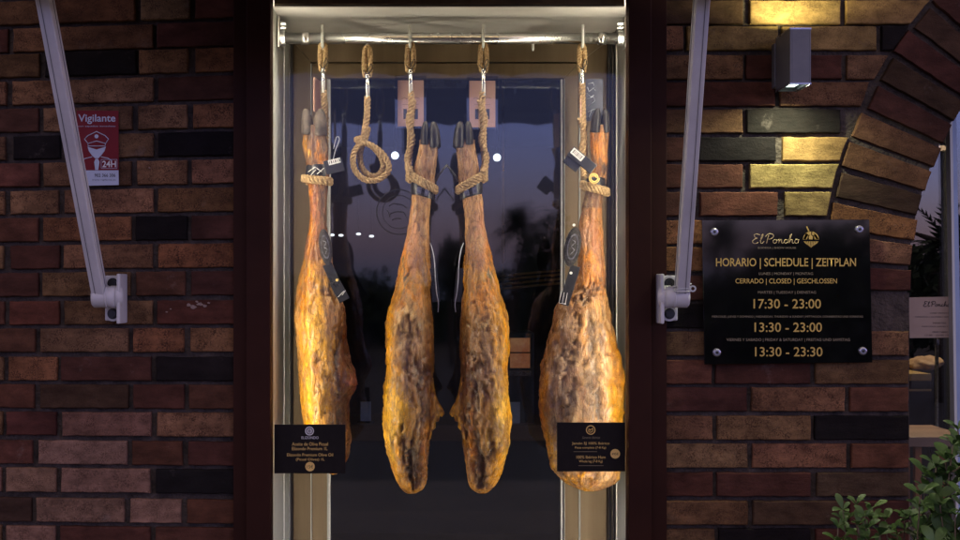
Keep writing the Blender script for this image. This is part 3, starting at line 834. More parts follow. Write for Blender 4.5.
H4 = [(126,590.5,609),(135,590.5,609),(145,591,608.5),(158,591.5,608),(170,590.5,607),(180,588,606),(190,585.5,604),(197,584,602.5),(208,582,601.5),(216,580.5,601.5),(226,579.5,602),(236,578.5,603),(255,578,604),(275,576.5,605),(290,573.5,606),
      (296,565,607),(304,558,608),(312,555.5,610),(321,553.5,611.5),(330,551,614),(341,548,616.5),(352,545,618.5),(361,542,620),(371,540,620.5),(382,538.4,621.5),(402,538,622),(422,541,622),(434,544,622),(446,547.5,622),(456,550,621.7),(465,552.5,621.3),
      (472,555.5,620.5),(478,560,620),(483,566,616),(487,573,610),(490.5,582,600)]
D4 = [(126,.028),(160,.03),(200,.028),(240,.036),(270,.05),(296,.062),(320,.078),(360,.095),(410,.10),(450,.085),(472,.06),(484,.035),(490.5,.012)]
def base4(y, px):
    if y < 180: return (.28, .125, .038)
    if y < 208: return (.13, .065, .035)
    if y < 296: return (.34, .145, .050)
    return (.25, .13, .055)
B4 = [(598,150,8,10,ORG,.8,0),(604,168,6,12,DRK,.8,0),(595,172,5,10,BRN,.7,0),(584,235,6,14,(.40,.22,.14),.5,0),(595,245,5,30,(.34,.14,.07),.8,0),(588,275,7,18,ORG,.7,1),(601,270,3,25,(.20,.08,.03),.7,0),
      (592,292,20,4,DRK,.6,-5),(585,305,18,9,(.42,.20,.07),.7,2),(565,350,9,30,(.26,.15,.08),.8,0),(560,400,14,50,(.27,.18,.11),.85,-2),(585,370,9,60,(.16,.10,.06),.75,-3),(578,335,4,25,TAN,.6,2),(598,350,9,40,(.42,.24,.10),.7,2),
      (613,390,8,55,(.42,.19,.02),.95,3),(619,420,4,60,(.50,.26,.03),.9,2),(545,400,4,40,FAT,.7,2),(550,450,4,30,FATL,.7,2),(570,420,3,30,PALE,.4,1),(600,330,4,14,DRK,.5,-2),(575,480,25,6,FAT,.8,2),(600,475,14,5,PALE,.5,0),(585,474,12,5,BRN,.7,-2),(592,400,3,50,DRK,.6,-4),(556,330,4,15,(.45,.24,.08),.6,1)]
ham4, mx4 = make_ham(H4, D4, base4, B4, 'rightmost hanging ham, broad brown face with golden right edge behind the black price sign', 9.7, Yc=.22,
    hoofs=((590.5,600,133,597,109,.024),(600.5,609,133,604.5,110,.022)), rough=1.25)

# straps, seals, tags on the hams
def band(parent, mx, px0, px1, py0, py1, rz, ry, name='strap_band', mat='blackplastic', tilt=0, Yc=.22):
    bm = bmesh.new(); n = 40; rr = []
    a, b = mx(px0), mx(px1)
    c = S((a+b)/2, (py0+py1)/2, Yc); hw = abs(U((b-a)/2, Yc)); hh = U((py1-py0)/2, Yc)
    sg = 1 if b > a else -1
    for k in range(n):
        th = 2*math.pi*k/n; x = math.cos(th)*hw; y = -math.sin(th)*ry
        zt_ = -tilt*sg*math.cos(th)*U(1, Yc)
        cr = 1+.03*noise.noise(Vector((th*2, rz, 0)))
        rr.append([bm.verts.new((c.x+x*cr*q, c.y+y*cr*q, c.z+zt_+z)) for q, z in ((1.0, hh), (1.05, hh*.8), (1.05, -hh*.8), (1.0, -hh))])
    for k in range(n):
        p, q = rr[k], rr[(k+1) % n]
        for j in range(3): f = bm.faces.new((p[j], p[j+1], q[j+1], q[j])); f.smooth = True
    mk(name, bm, M[mat], parent)
def rot_box(parent, name, mat, px, py, wpx, hpx, t, ang, Y, bev=.0015):
    bm = bmesh.new(); c = S(px, py, Y)
    box(bm, c, (U(wpx, Y), t, U(hpx, Y)), bev, Matrix.Rotation(R(ang), 3, 'Y'))
    return mk(name, bm, M[mat], parent)
for hmx, t in ((mx2, ham2), (mx3, ham3)):
    bm = bmesh.new(); lay = bm.verts.layers.float_color.new('tone')
    A_ = [(430,376),(431,384),(431,392),(430.5,400),(430,408),(429.5,416),(429,424),(428,432),(427,438)]
    B_ = [(433.2,377),(434.3,386),(436,394),(438.5,401),(442,406.5),(444.8,412.5),(442,416),(439.5,415.5),(439,420.5),(435.5,421.5),(435.8,427),(432.5,430),(431,438)]
    nu, nv = 40, 10; gr = []
    def ev(L, u):
        f = u*(len(L)-1); i = min(int(f), len(L)-2); return Vector(L[i]).lerp(Vector(L[i+1]), f-i)
    for sd in (-1, 1):
        g_ = []
        for i in range(nu+1):
            row = []
            for j in range(nv+1):
                p = ev(A_, i/nu).lerp(ev(B_, i/nu), j/nv); th = .016*(1-(j/nv)**1.3)+.0015
                nz = noise.noise(Vector((p.x*.25, p.y*.22, sd*2.0)))
                q = S(hmx(p.x), p.y, .20); v_ = bm.verts.new((q.x, .185+sd*th+.006*nz-.010*math.sin(j/nv*2.6), q.z)); 
                c_ = Vector(TAN).lerp(Vector(FATL), j/nv).lerp(Vector(BRN), max(0, min(1, nz*1.6+.25)))
                v_[lay] = (*c_, 1); row.append(v_)
            g_.append(row)
        gr.append(g_)
        for i in range(nu):
            for j in range(nv):
                f = bm.faces.new((g_[i][j], g_[i][j+1], g_[i+1][j+1], g_[i+1][j])); f.smooth = True
    for i in range(nu):
        f = bm.faces.new((gr[0][i][nv], gr[1][i][nv], gr[1][i+1][nv], gr[0][i+1][nv])); f.smooth = True
    bmesh.ops.recalc_face_normals(bm, faces=bm.faces)
    mk('skin_flap', bm, M['ham'], t)
    band(t, hmx, 411.5, 433.2, 184, 197, 1, .031, tilt=3)
    bm = bmesh.new()
    for px, py in ((419, 190.5), (427, 192.5)):
        c = S(hmx(px), py, .22-.0335); box(bm, c, (U(5), .004, U(7)), .001, Matrix.Rotation(R(12 if t is ham2 else -12), 3, 'Y'))
        disc(bm, (c.x, c.y-.003, c.z), .0022, .003, 10)
    mk('buckle', bm, M['strapmetal'], t)
    bm = bmesh.new()
    P = [S(hmx(x), y, yy) for x, y, yy in ((436, 181, .21), (439, 175, .19), (443.5, 169, .185), (447, 164.5, .19))]
    tube(bm, smoothpath(P, .004), [.0032]*0 or .0028, 7)
    mk('cable_tie', bm, M['blackplastic'], t)
    bm = bmesh.new()
    P = [S(hmx(x), y, yy) for x, y, yy in ((430, 243, .20), (432.5, 250, .18), (434.5, 262, .18), (435.3, 278, .18), (436.5, 292, .18), (438.5, 303, .185), (438, 312, .2))]
    tube(bm, smoothpath(P, .006), .0016, 6)
    mk('cord', bm, M['clearcord'], t)
    rot_box(t, 'tag_card', 'blackplastic', hmx(434.5), 285, 8, 34, .003, -6 if t is ham2 else 6, .205)
def seal(parent, px, py, rx, ry, Y, ang, strap, mat='seal'):
    bm = bmesh.new(); c = S(px, py, Y)
    for k, (s, o) in enumerate(((1.0, 0), (.80, -.002), (.52, -.0035))):
        g = disc(bm, (0, 0, 0), 1, 1, 40)
        bmesh.ops.scale(bm, verts=g, vec=(U(rx)*s, .005, U(ry)*s)); bmesh.ops.rotate(bm, verts=g, cent=(0, 0, 0), matrix=Matrix.Rotation(R(ang), 3, 'Y')); bmesh.ops.translate(bm, verts=g, vec=c+Vector((0, o, 0)))
    for k in range(26):      # beaded rim
        a = 2*math.pi*k/26; q = Matrix.Rotation(R(ang), 3, 'Y') @ Vector((U(rx)*.9*math.cos(a), -.0035, U(ry)*.9*math.sin(a)))
        box(bm, c+q, (.0022, .002, .0022))
    ob = mk('oval_seal', bm, M[mat], parent)
    bm = bmesh.new(); ring(bm, (0, 0, 0), U(rx)*.66, U(rx)*.56, .001, 30, (1, ry/rx))
    for pts in (((-.35, .5), (.3, .35), (-.25, 0), (.35, -.2), (-.2, -.55)),):
        tube(bm, smoothpath([Vector((U(rx)*a*.7, 0, U(ry)*b*.7)) for a, b in pts], .003), .0014, 6)
    bmesh.ops.rotate(bm, verts=bm.verts, cent=(0, 0, 0), matrix=Matrix.Rotation(R(ang), 3, 'Y')); bmesh.ops.translate(bm, verts=bm.verts, vec=c+Vector((0, -.0066, 0)))
    mk('emblem', bm, M['strapmetal'], ob)
    bm = bmesh.new()
    for (x0, y0), (x1, y1), w in strap:
        A, B = S(x0, y0, Y+.004), S(x1, y1, Y+.004); L = (B-A).length; an = math.atan2(B.x-A.x, -(B.z-A.z))
        box(bm, (A+B)/2, (U(w), .0025, L), .0006, Matrix.Rotation(-an, 3, 'Y'))
    mk('seal_strap', bm, M['blackplastic'], parent)
YS = .165
seal(ham1, 325.5, 247, 6.5, 19, .155, -8, [((327, 264), (338, 288), 10)], 'seal')
rot_box(ham1, 'strap_tail', 'blackplastic', 339.5, 291, 11, 22, .004, -28, .15)
bm = bmesh.new(); c = S(337, 280, .145); disc(bm, c, .004, .004, 16); mk('gold_stud', bm, M['gold'], ham1)
bm = bmesh.new()
for dx in (0, 4.0): tube(bm, [S(338+dx, 297-dx*.4, .146), S(344+dx*.4, 291-dx*.2, .146)], .0008, 5)
mk('strap_print', bm, M['white'], ham1)
seal(ham4, 572.5, 247, 8.5, 21, .15, 10, [((575.5, 266), (563.5, 305), 10.5)], 'seal')
bm = bmesh.new()
for px, py in ((574, 225), (571, 273)):
    b3 = bmesh.new(); disc(b3, S(px, py, .147), .004, .006, 14); mk('stud', b3, M['white'], ham4)
for k in range(3): tube(bm, [S(561+k*3.2, 292+k*.4, .1515), S(559+k*3.2, 303+k*.4, .1515)], .0007, 5)
tube(bm, [S(559, 303, .1515), S(566, 304, .1515)], .0006, 5)
mk('strap_print', bm, M['white'], ham4)
# tag of ham 1
band(ham1, mx1, 306.2, 328.6, 165, 177, 1, .031)
bm = bmesh.new()
tube(bm, [S(308, 172, .185), S(315, 167, .182), S(322, 172, .184)], .0011, 5); tube(bm, [S(311, 175, .185), S(316, 169.5, .182)], .0011, 5); tube(bm, [S(317, 174, .183), S(324, 168, .184)], .0011, 5)
mk('band_print', bm, M['white'], ham1)
tg = rot_box(ham1, 'bar_code_tag', 'blackplastic', 334, 166, 19, 14, .004, -14, .16)
bm = bmesh.new(); c = S(334.5, 161.5, .157); box(bm, c, (U(13), .0012, U(5)), 0, Matrix.Rotation(R(-14), 3, 'Y')); mk('tag_label', bm, M['white'], tg) if False else mk('tag_label', bm, M['white'], ham1)
bm = bmesh.new()
for k in range(6): c = S(329.5+k*2, 162.6-k*.5, .1558); box(bm, c, (U(.6+.5*(k % 2)), .0006, U(3)), 0, Matrix.Rotation(R(-14), 3, 'Y'))
mk('bar_code', bm, M['ink'], ham1)
bm = bmesh.new(); tube(bm, smoothpath([S(333, 160, .165), S(335.5, 150, .165), S(339.5, 139, .17), S(336.5, 137, .17), S(333.5, 149, .168)], .004), .0011, 6); mk('tag_cord', bm, M['clearcord'], ham1)
# tag of ham 4
rot_box(ham4, 'tag_card', 'blackplastic', 573, 162, 17, 13, .003, 38, .165)
rot_box(ham4, 'tag_holder', 'blackplastic', 582, 160, 30, 11, .005, 40, .158)
rot_box(ham4, 'tag_label', 'white', 577.5, 154.5, 14, 6.5, .001, 40, .154, 0)
bm = bmesh.new()
for k in range(7):
    u = (k-3)*1.6; c = S(577.5+u*math.cos(R(40)), 154.5+u*math.sin(R(40)), .1532); box(bm, c, (U(.5+.4*(k % 3 == 0)), .0006, U(4.4)), 0, Matrix.Rotation(R(40), 3, 'Y'))
mk('bar_code', bm, M['ink'], ham4)
bm = bmesh.new()
tube(bm, smoothpath([S(594+math.cos(a)*5.5*(1-a/22), 178+math.sin(a)*5.5*(1-a/22), .155) for a in [i*.5 for i in range(26)]], .003), .0016, 7)
mk('ring_cord', bm, M['gold'], ham4)
band(ham4, mx4, 587, 604.5, 178, 189, 1, .032)

# ================================================================== ROPES
def sling(px, eye0, eye1, fer1, label, path, w=9.5, extra=(), closed_loops=()):
    t = thing('rope_sling', S(px, eye0, YR), label, 'rope', 'rope slings on the rail')
    Y = YR-.002
    bm = bmesh.new()
    h = w/2-2.4
    P = [S(px-h*.6, eye1, Y), S(px-h*1.1, eye1-9, Y), S(px-h, eye0+9, Y), S(px-h*.75, eye0+3, Y), S(px, eye0+1, Y-.001), S(px+h*.75, eye0+3, Y), S(px+h, eye0+9, Y), S(px+h*1.1, eye1-9, Y), S(px+h*.6, eye1, Y)]
    rope(bm, P, .0080, .026, 3)
    mk('rope_eye', bm, M['rope'], t)
    bm = bmesh.new()
    tube(bm, smoothpath([S(px-h-1.5, eye1-7, Y-.008), S(px, eye1-3, Y-.013), S(px+h+2, eye1-8, Y-.008), S(px+h+1, eye1-13, Y-.006), S(px+1, eye1-7, Y-.012), S(px+h, eye1-1, Y-.01)], .003), .0014, 6)
    mk('binding_wire', bm, M['ink'], t)
    bm = bmesh.new(); tube(bm, [S(px, eye1-3, Y-.002), S(px+.5, fer1+2, Y-.002)], .0062, 16); tube(bm, [S(px, eye1-3, Y-.002), S(px, eye1+1, Y-.002)], .0072, 16)
    mk('ferrule', bm, M['steel'], t)
    bm = bmesh.new()
    rope(bm, [S(a, b, c) for a, b, c in path], .0098, .034, 3)
    for e in extra: rope(bm, [S(a, b, c) for a, b, c in e], .0088, .034, 3)
    for e in closed_loops: rope(bm, [S(a, b, c) for a, b, c in e], .0086, .034, 3, closed=True)
    mk('rope_line', bm, M['rope'], t)
    return t
Z = YR-.002
def wraps(cx, cy, rx, ry_m, dy, tilt, turns=2.0, Yc=.22):
    """rope turned round a shank; tilt = px the right side hangs lower"""
    out = []; n = int(26*turns)
    for k in range(n+1):
        a = math.pi + 2*math.pi*turns*k/n
        x = cx+math.cos(a)*rx; y = cy + tilt*math.cos(a) + dy*k/n
        out.append((x, y, Yc + math.sin(a)*ry_m))
    return out
sling(322.8, 41, 71, 91, 'leftmost rope sling, tied round the shank of the ham with the oval seal', [(323.5, 90, Z), (325, 110, Z+.03), (325.5, 130, Z+.045), (325, 150, Z+.045), (323, 168, Z+.045), (320, 178, Z+.042)], 9.5,
      extra=[wraps(317, 178, 13.4, .038, 5, 1, 1.9)])
lp = lambda L, yy: [(x/4.5+330, y/4.5+80, yy) for x, y in L]
sling(367.3, 46, 77, 98, 'empty rope sling ending in a loose double loop, nothing hanging in it', [(367.5, 97, Z), (366.7, 118, Z), (364.5, 132, Z), (362.5, 144, Z)], 10.5,
      extra=[lp([(158,210),(148,262),(128,292),(105,340),(110,400),(150,445),(205,452),(252,425),(265,388),(243,340),(205,305),(165,285),(138,280),(120,272),(125,262),(148,268)], Z-.006),
             lp([(172,215),(160,262),(143,300),(135,345),(145,395),(172,425),(205,432),(232,412),(240,378),(222,335),(190,300),(160,283)], Z+.008)])
def midsling(m, label):
    g = (lambda x: x) if not m else (lambda x: 2*446.8-x)
    G = lambda L: [(g(a), b, c) for a, b, c in L]
    return sling(g(410.3), 43, 72, 94, label, G([(411, 92, Z), (411.5, 108, Z), (410.5, 125, Z), (410, 145, Z), (408.8, 160, Z), (408.2, 168, Z-.012), (411, 173, Z-.035)]), 10.5,
      extra=[G(wraps(422, 179.5, 13.6, .042, 7, 7, 2.1)), G([(414, 100, Z-.004), (408.5, 120, Z+.004), (412.5, 140, Z-.004), (407, 158, Z+.004), (411, 170, Z-.01)])])
midsling(False, 'rope sling in front of the left pink card, wrapped twice round a ham shank')
midsling(True, 'rope sling in front of the right pink card, wrapped twice round a ham shank')
sling(582, 44, 72, 84, 'rightmost rope sling, tied round the shank of the broad ham', [(582, 83, Z), (582, 100, Z+.01), (583, 120, Z+.01), (584, 140, Z+.02), (585, 158, Z+.03), (588, 172, Z+.04)], 9.5,
      extra=[wraps(595, 186, 12.6, .042, 6, 3, 1.9), [(580, 118, Z), (584, 135, Z+.02), (581.5, 150, Z+.02), (583, 166, Z+.01), (584, 178, Z-.01)]])

# ================================================================== HANGING CARDS
def card(px0, px1, py0, py1, Y, label, edge=False, name='price_card'):
    t = thing('product_card', S((px0+px1)/2, py0, Y), label, 'card', 'pink cards hanging behind the ropes')
    a, b = S(px0, py1, Y), S(px1, py0, Y)
    if edge:   # turned so that it is seen nearly from its edge
        bm = bmesh.new(); ln = .085
        v = [Vector((a.x, Y-.02, a.z)), Vector((b.x, Y-.02+ln, a.z)), Vector((b.x, Y-.02+ln, b.z)), Vector((a.x, Y-.02, b.z))]
        nrm = (v[1]-v[0]).cross(v[3]-v[0]).normalized()*.0015
        A = [bm.verts.new(p+nrm) for p in v]; B = [bm.verts.new(p-nrm) for p in v]
        bm.faces.new(A); bm.faces.new(list(reversed(B)))
        for i in range(4): bm.faces.new((A[(i+1) % 4], A[i], B[i], B[(i+1) % 4]))
        mk('paper_insert', bm, M['pink'], t)
        return t
    bm = bmesh.new(); bb(bm, a.x, b.x, Y, Y+.0012, a.z, b.z); bb(bm, a.x, b.x, Y+.0052, Y+.0064, a.z, b.z)
    bb(bm, a.x-.0012, a.x, Y, Y+.0064, a.z, b.z); bb(bm, b.x, b.x+.0012, Y, Y+.0064, a.z, b.z); bb(bm, a.x, b.x, Y, Y+.0064, a.z-.0012, a.z)
    mk('holder', bm, M['acrylic'], t)
    bm = bmesh.new(); bb(bm, a.x+U(2.5), b.x-U(2.5), Y+.002, Y+.004, a.z+U(2), b.z-U(5)); mk('paper_insert', bm, M['pink'], t)
    cx = (px0+px1)/2
    for dx in (-5.5, 5.5):
        bm = bmesh.new(); q = S(cx+dx, 114, Y+.001); bb(bm, q.x-U(1.9), q.x+U(1.9), Y+.0014, Y+.0018, q.z-U(5.5), q.z+U(5.5))
        mk('printed_bar', bm, M['ink'], t)
    bm = bmesh.new()
    P = [(cx-9, 99), (cx-6, 97.5), (cx-4, 99.2), (cx-1, 97.2), (cx+1.5, 99.4), (cx+5, 97.4), (cx+9, 98.6)]
    tube(bm, smoothpath([S(x, y, Y+.0012) for x, y in P], .003), .0006, 5)
    tube(bm, [S(cx-8, 104.5, Y+.0012), S(cx+8, 104.5, Y+.0012)], .0004, 5)
    mk('script_line', bm, M['ink'], t)
    bm = bmesh.new(); tube(bm, smoothpath([S(cx, py0+2, Y+.003), S(cx, py0-3, Y-.003), S(cx+1, py0-6, YR)], .004), .0008, 6); mk('hanging_wire', bm, M['strapmetal'], t)
    return t
card(395.3, 426, 75.5, 128, .27, 'pink card in clear holder behind the rope of the second ham')
card(467, 497.7, 76, 129, .27, 'pink card in clear holder behind the rope of the third ham')
card(314.5, 318.5, 78, 112, .28, 'thin pink card seen edge on beside the leftmost rope ferrule', True)
card(580, 584.5, 78, 121, .24, 'pink card seen almost edge on at the rope of the broad ham', True)
t = thing('navy_card', S(592, 78, .29), 'dark blue card with white scrawled strokes beside the right ham hoof', 'card')
bm = bmesh.new(); a, b = S(586, 121, .29), S(603, 79, .29); bb(bm, a.x, b.x, .29, .292, a.z, b.z, .0005); mk('card_sheet', bm, M['navycard'], t)
bm = bmesh.new()
for L in (((588,84),(593,82.5),(595,87),(589,91.5),(587.5,87)),((593,88),(595.5,90.5)),((586.8,93),(591,97),(594,95)),((587.5,99),(593.5,96.5),(595,101),(588,106)),((590,111),(594.5,109)),((588,112),(592,109.5),(589,117))):
    tube(bm, [S(x, y, .2885) for x, y in L], .0011, 5)
mk('white_strokes', bm, M['palered'], t)

# ================================================================== PRICE SIGNS
def psign(px0, px1, py0, py1, label, Y=-.0385):
    a, b = S(px0, py1, Y), S(px1, py0, Y)
    t = thing('price_sign', S((px0+px1)/2, py1, Y), label, 'price sign', 'black price signs on the glass')
    bm = bmesh.new(); bb(bm, a.x, b.x, Y, .0098 if False else Y+.004, a.z, b.z, .0006); mk('sign_plate', bm, M['signblack'], t)
    return t
# signs sit on the glass pane just behind the frame face
Y1 = .0058; YT = Y1-.0004
t = psign(274.3, 345.5, 424.5, 473.5, 'black sign with gold olive oil lettering on lower left of glass', Y1)
bm = bmesh.new(); c = S(309.5, 431, YT); ring(bm, c, U(4.4), U(3.5), .0006, 32); ring(bm, c, U(2.6), U(1.9), .0006, 24)
for dx in (-1.3, 0, 1.3): bb(bm, c.x+U(dx-.25), c.x+U(dx+.25), YT-.0003, YT+.0003, c.z-U(1.9), c.z+U(1.6))
mk('emblem', bm, M['white'], t)
text('ELIZONDO', 301.5, 318.5, 436.4, 439, YT, M['white'], t)
text('Aceite de Oliva Picual', 292, 328, 442.3, 445.7, YT, M['gold'], t)
text('Elizondo Premium 1L', 292, 327.5, 447, 450.2, YT, M['gold'], t)
text('Elizondo Premium Olive Oil', 287, 333, 453.3, 456.3, YT, M['gold'], t)
text('(Picual Olives) 1L', 296, 324.5, 458, 461.4, YT, M['gold'], t)
bm = bmesh.new(); disc(bm, S(310, 466.6, YT), U(4.7), .0006, 32); mk('price_disc', bm, M['gold'], t)
text('15€', 306.8, 313.3, 465, 468.3, YT-.0006, M['ink'], t)
t = psign(557, 625.3, 422.5, 471.5, 'black sign with gold ham price lettering on lower right of glass', Y1)
bm = bmesh.new(); c = S(590.7, 430, YT); ring(bm, c, U(4.7), U(3.8), .0006, 32)
tube(bm, smoothpath([c+Vector((U(x), -.0002, U(y))) for x, y in ((-2.2, 1.5), (0, .2), (2.2, 1.8), (1.6, -1.6), (-1.2, -2.2), (-2.4, -.2), (0, -.4))], .003), .0011, 5)
mk('emblem', bm, M['gold'], t)
text('Senorio Ibérico', 582, 600, 436.3, 438.8, YT, M['golddim'], t, shear=.4)
text('Jamón 5J 100% Ibérico', 572, 609.5, 442, 445.3, YT, M['gold'], t)
text('Pieza completa (7-8 Kg)', 575, 606, 446.5, 449.2, YT, M['gold'], t)
for q in ((573.5, 451.9, 597, 451.4), (578.5, 465.9, 603.5, 465.4)):
    bm = bmesh.new(); a, b = S(q[0], q[1], YT), S(q[2], q[3], YT); bb(bm, a.x, b.x, YT-.0002, YT+.0002, a.z, b.z)
    mk('printed_line', bm, M['golddim'], t)
text('100% Ibérico Ham', 576.5, 605.5, 455.6, 458.6, YT, M['gold'], t)
text('Whole leg (7-8 Kg)', 579, 602.5, 460, 463.2, YT, M['gold'], t)
bm = bmesh.new(); disc(bm, S(615.2, 453.8, YT), U(4.8), .0006, 32); mk('price_disc', bm, M['gold'], t)
text('495€', 611.8, 618.6, 452.6, 455.2, YT-.0006, M['ink'], t)

# ================================================================== AWNING AND ITS ARMS
aw = thing('awning', (-.1, 0, 2.9), 'drop arm awning over the window, seen by its two slanting pale grey arms', 'awning')
def slab(bm, P, t):
    v = [Vector(p) for p in P]; n_ = (v[1]-v[0]).cross(v[2]-v[0]).normalized()*t/2
    A = [bm.verts.new(p+n_) for p in v]; B = [bm.verts.new(p-n_) for p in v]
    bm.faces.new(A); bm.faces.new(list(reversed(B)))
    for i in range(4): bm.faces.new((A[(i+1) % 4], A[i], B[i], B[(i+1) % 4]))
M['canvas'] = noisy('brown_canvas', (.030, .018, .012), (.045, .028, .020), 40, .9)
ax0, ax1 = -1.06, .80
bm = bmesh.new(); slab(bm, [(ax0, -.09, 2.93), (ax1, -.09, 2.93), (ax1, -.525, 2.475), (ax0, -.525, 2.475)], .003); mk('canvas', bm, M['canvas'], aw)
bm = bmesh.new()
P = [Vector((ax0 + (ax1-ax0)*k/60, 0, 2.277+.012*abs(math.sin(math.pi*k/6)))) for k in range(61)]
for k in range(60):
    bm.faces.new([bm.verts.new(q) for q in ((P[k].x, -.545, 2.46), (P[k].x, -.545, P[k].z), (P[k+1].x, -.545, P[k+1].z), (P[k+1].x, -.545, 2.46))])
bmesh.ops.remove_doubles(bm, verts=bm.verts, dist=.0004); bmesh.ops.solidify(bm, geom=bm.faces[:], thickness=.002)
mk('valance', bm, M['canvas'], aw)
bm = bmesh.new(); tube(bm, [(ax0, -.522, 2.462), (ax1, -.522, 2.462)], .020, 20); mk('front_bar', bm, M['arm'], aw)
bm = bmesh.new(); tube(bm, [(ax0, -.085, 2.93), (ax1, -.085, 2.93)], .045, 24)
for x_ in (ax0+.15, ax1-.15): bb(bm, x_-.03, x_+.03, -.08, -.002, 2.88, 2.98, .003)
mk('roller', bm, M['arm'], aw)

def arm(base_px, top_px, sgn, plate, label, wire=False, Y0=-.075, Y1=-.44):
    """sgn +1: plate left of the arm (right-hand arm)"""
    A = S(base_px, 294, Y0); B = S(top_px, 0, Y1); dirv = (B-A)
    B2 = A + dirv*1.20
    bm = bmesh.new()
    L = (B2-A).length
    z = dirv.normalized(); x = (Vector((1, 0, 0)) - z*z.x).normalized(); y = z.cross(x)
    m = Matrix((x, y, z)).transposed()
    w = U(13, -.2); dpt = .045
    vs = box(bm, (0, 0, 0), (w, dpt, L), .004, None, 3)
    bmesh.ops.transform(bm, verts=bm.verts, matrix=Matrix.Translation((A+B2)/2) @ m.to_4x4())
    t = mk('arm', bm, M['arm'], aw); t['label'] = label
    bm = bmesh.new(); box(bm, (sgn*w*.16, -dpt/2-.0004, 0), (.0016, .0012, L*.99)); box(bm, (-sgn*(w/2+.0004), .004, 0), (.0012, .003, L*.99))
    bmesh.ops.transform(bm, verts=bm.verts, matrix=Matrix.Translation((A+B2)/2) @ m.to_4x4())
    mk('profile_groove', bm, M['lampgrey'], t)
    bm = bmesh.new()
    px_end = base_px + sgn*7
    zc_ = S(0, 297, Y0).z
    x0 = S(plate + sgn*4, 0, 0).x; x1 = S(px_end, 0, Y0).x
    tube(bm, [(x0, Y0+.008, zc_), (x0+(x1-x0)*.30, Y0+.006, zc_), (x1-(x1-x0)*.06, Y0, zc_), (x1, Y0, zc_)], [.030, .029, .029, .024], 32)
    tube(bm, [(x0+(x1-x0)*.33, Y0+.006, zc_), (x0+(x1-x0)*.40, Y0+.006, zc_)], .0315, 32)
    mk('pivot_joint', bm, M['arm'], t)
    bm = bmesh.new()     # cast bracket: a standing plate on the wall plus a web with two ears
    pa = S(plate, 0, 0).x
    zt_, zb_ = S(0, 274, -.01).z, S(0, 323, -.01).z
    bb(bm, pa-.005, pa+.005, -.085, -.002, zb_, zt_, .004)
    bb(bm, min(pa, pa+sgn*.055), max(pa, pa+sgn*.055), -.016, -.0015, zb_+.006, zt_-.004, .005)
    for zz in (zt_-.026, zb_+.026):
        disc(bm, (pa+sgn*.030, -.014, zz), .021, .022, 28)
    tube(bm, [(pa+sgn*.001, Y0+.02, zc_), (pa+sgn*.024, Y0+.008, zc_)], .031, 32)
    mk('wall_bracket', bm, M['arm'], t)
    for zz in (zt_-.026, zb_+.026):
        bm = bmesh.new(); disc(bm, (pa+sgn*.030, -.029, zz), .0115, .010, 6); disc(bm, (pa+sgn*.030, -.0255, zz), .015, .002, 24)
        mk('bolt', bm, M['blackplastic'], t)
    if wire:
        bm = bmesh.new()
        c = A + dirv.normalized()*.012
        for k, dz in enumerate((0, .006, .013)):
            P = []
            for j in range(22):
                a = 2*math.pi*j/22
                P.append(c + Vector(((w/2+.004)*1.05*math.copysign(abs(math.cos(a))**.5, math.cos(a)), (dpt/2+.004)*math.copysign(abs(math.sin(a))**.5, math.sin(a)), dz+.004*math.sin(a+k))))
            tube(bm, P, .0024, 6, closed=True)
        ring(bm, c+Vector((w/2+.008, -.024, .004)), .009, .005, .003, 20)
        mk('wire_tie', bm, M['silver'], t)
    return t
arm(100, 45, -1, 126, 'grey awning arm left of the window, rising past the red sticker')
arm(681.5, 701.5, 1, 657, 'grey awning arm right of the window, with wire tied at its joint', True)

# ================================================================== WALL LAMP
lamp = thing('wall_lamp', S(795, 60), 'square grey up and down wall light, lit, above the black plaque', 'wall lamp')
LX0, LX1 = S(790, 0, -.165).x, S(811, 0, -.165).x
LZ1, LZ0 = S(0, 28.5, -.165).z, S(0, 83.5, -.165).z
bm = bmesh.new()
wt = .005
bb(bm, LX0, LX0+wt, -.165, -.028, LZ0, LZ1, .0012); bb(bm, LX1-wt, LX1, -.165, -.028, LZ0, LZ1, .0012)
bb(bm, LX0+wt, LX1-wt, -.165, -.158, LZ0, LZ1, .0012); bb(bm, LX0+wt, LX1-wt, -.034, -.028, LZ0, LZ1)
bb(bm, LX0+wt, LX1-wt, -.158, -.034, LZ0+.03, LZ1-.03)
mk('housing', bm, M['lampgrey'], lamp)
bm = bmesh.new(); bb(bm, LX0-.004, LX1-.004, -.0275, -.001, LZ0+.012, LZ1-.012, .002); mk('back_plate', bm, M['lampgrey'], lamp)
for z in (LZ0, LZ1):
    bm = bmesh.new()
    for q in ((LX0-.0006, LX1+.0006, -.166, -.1645), (LX0-.0006, LX0+.0012, -.1645, -.03), (LX1-.0012, LX1+.0006, -.1645, -.03)):
        bb(bm, q[0], q[1], q[2], q[3], z-.0022, z+.0022)
    mk('trim', bm, M['screw'], lamp)
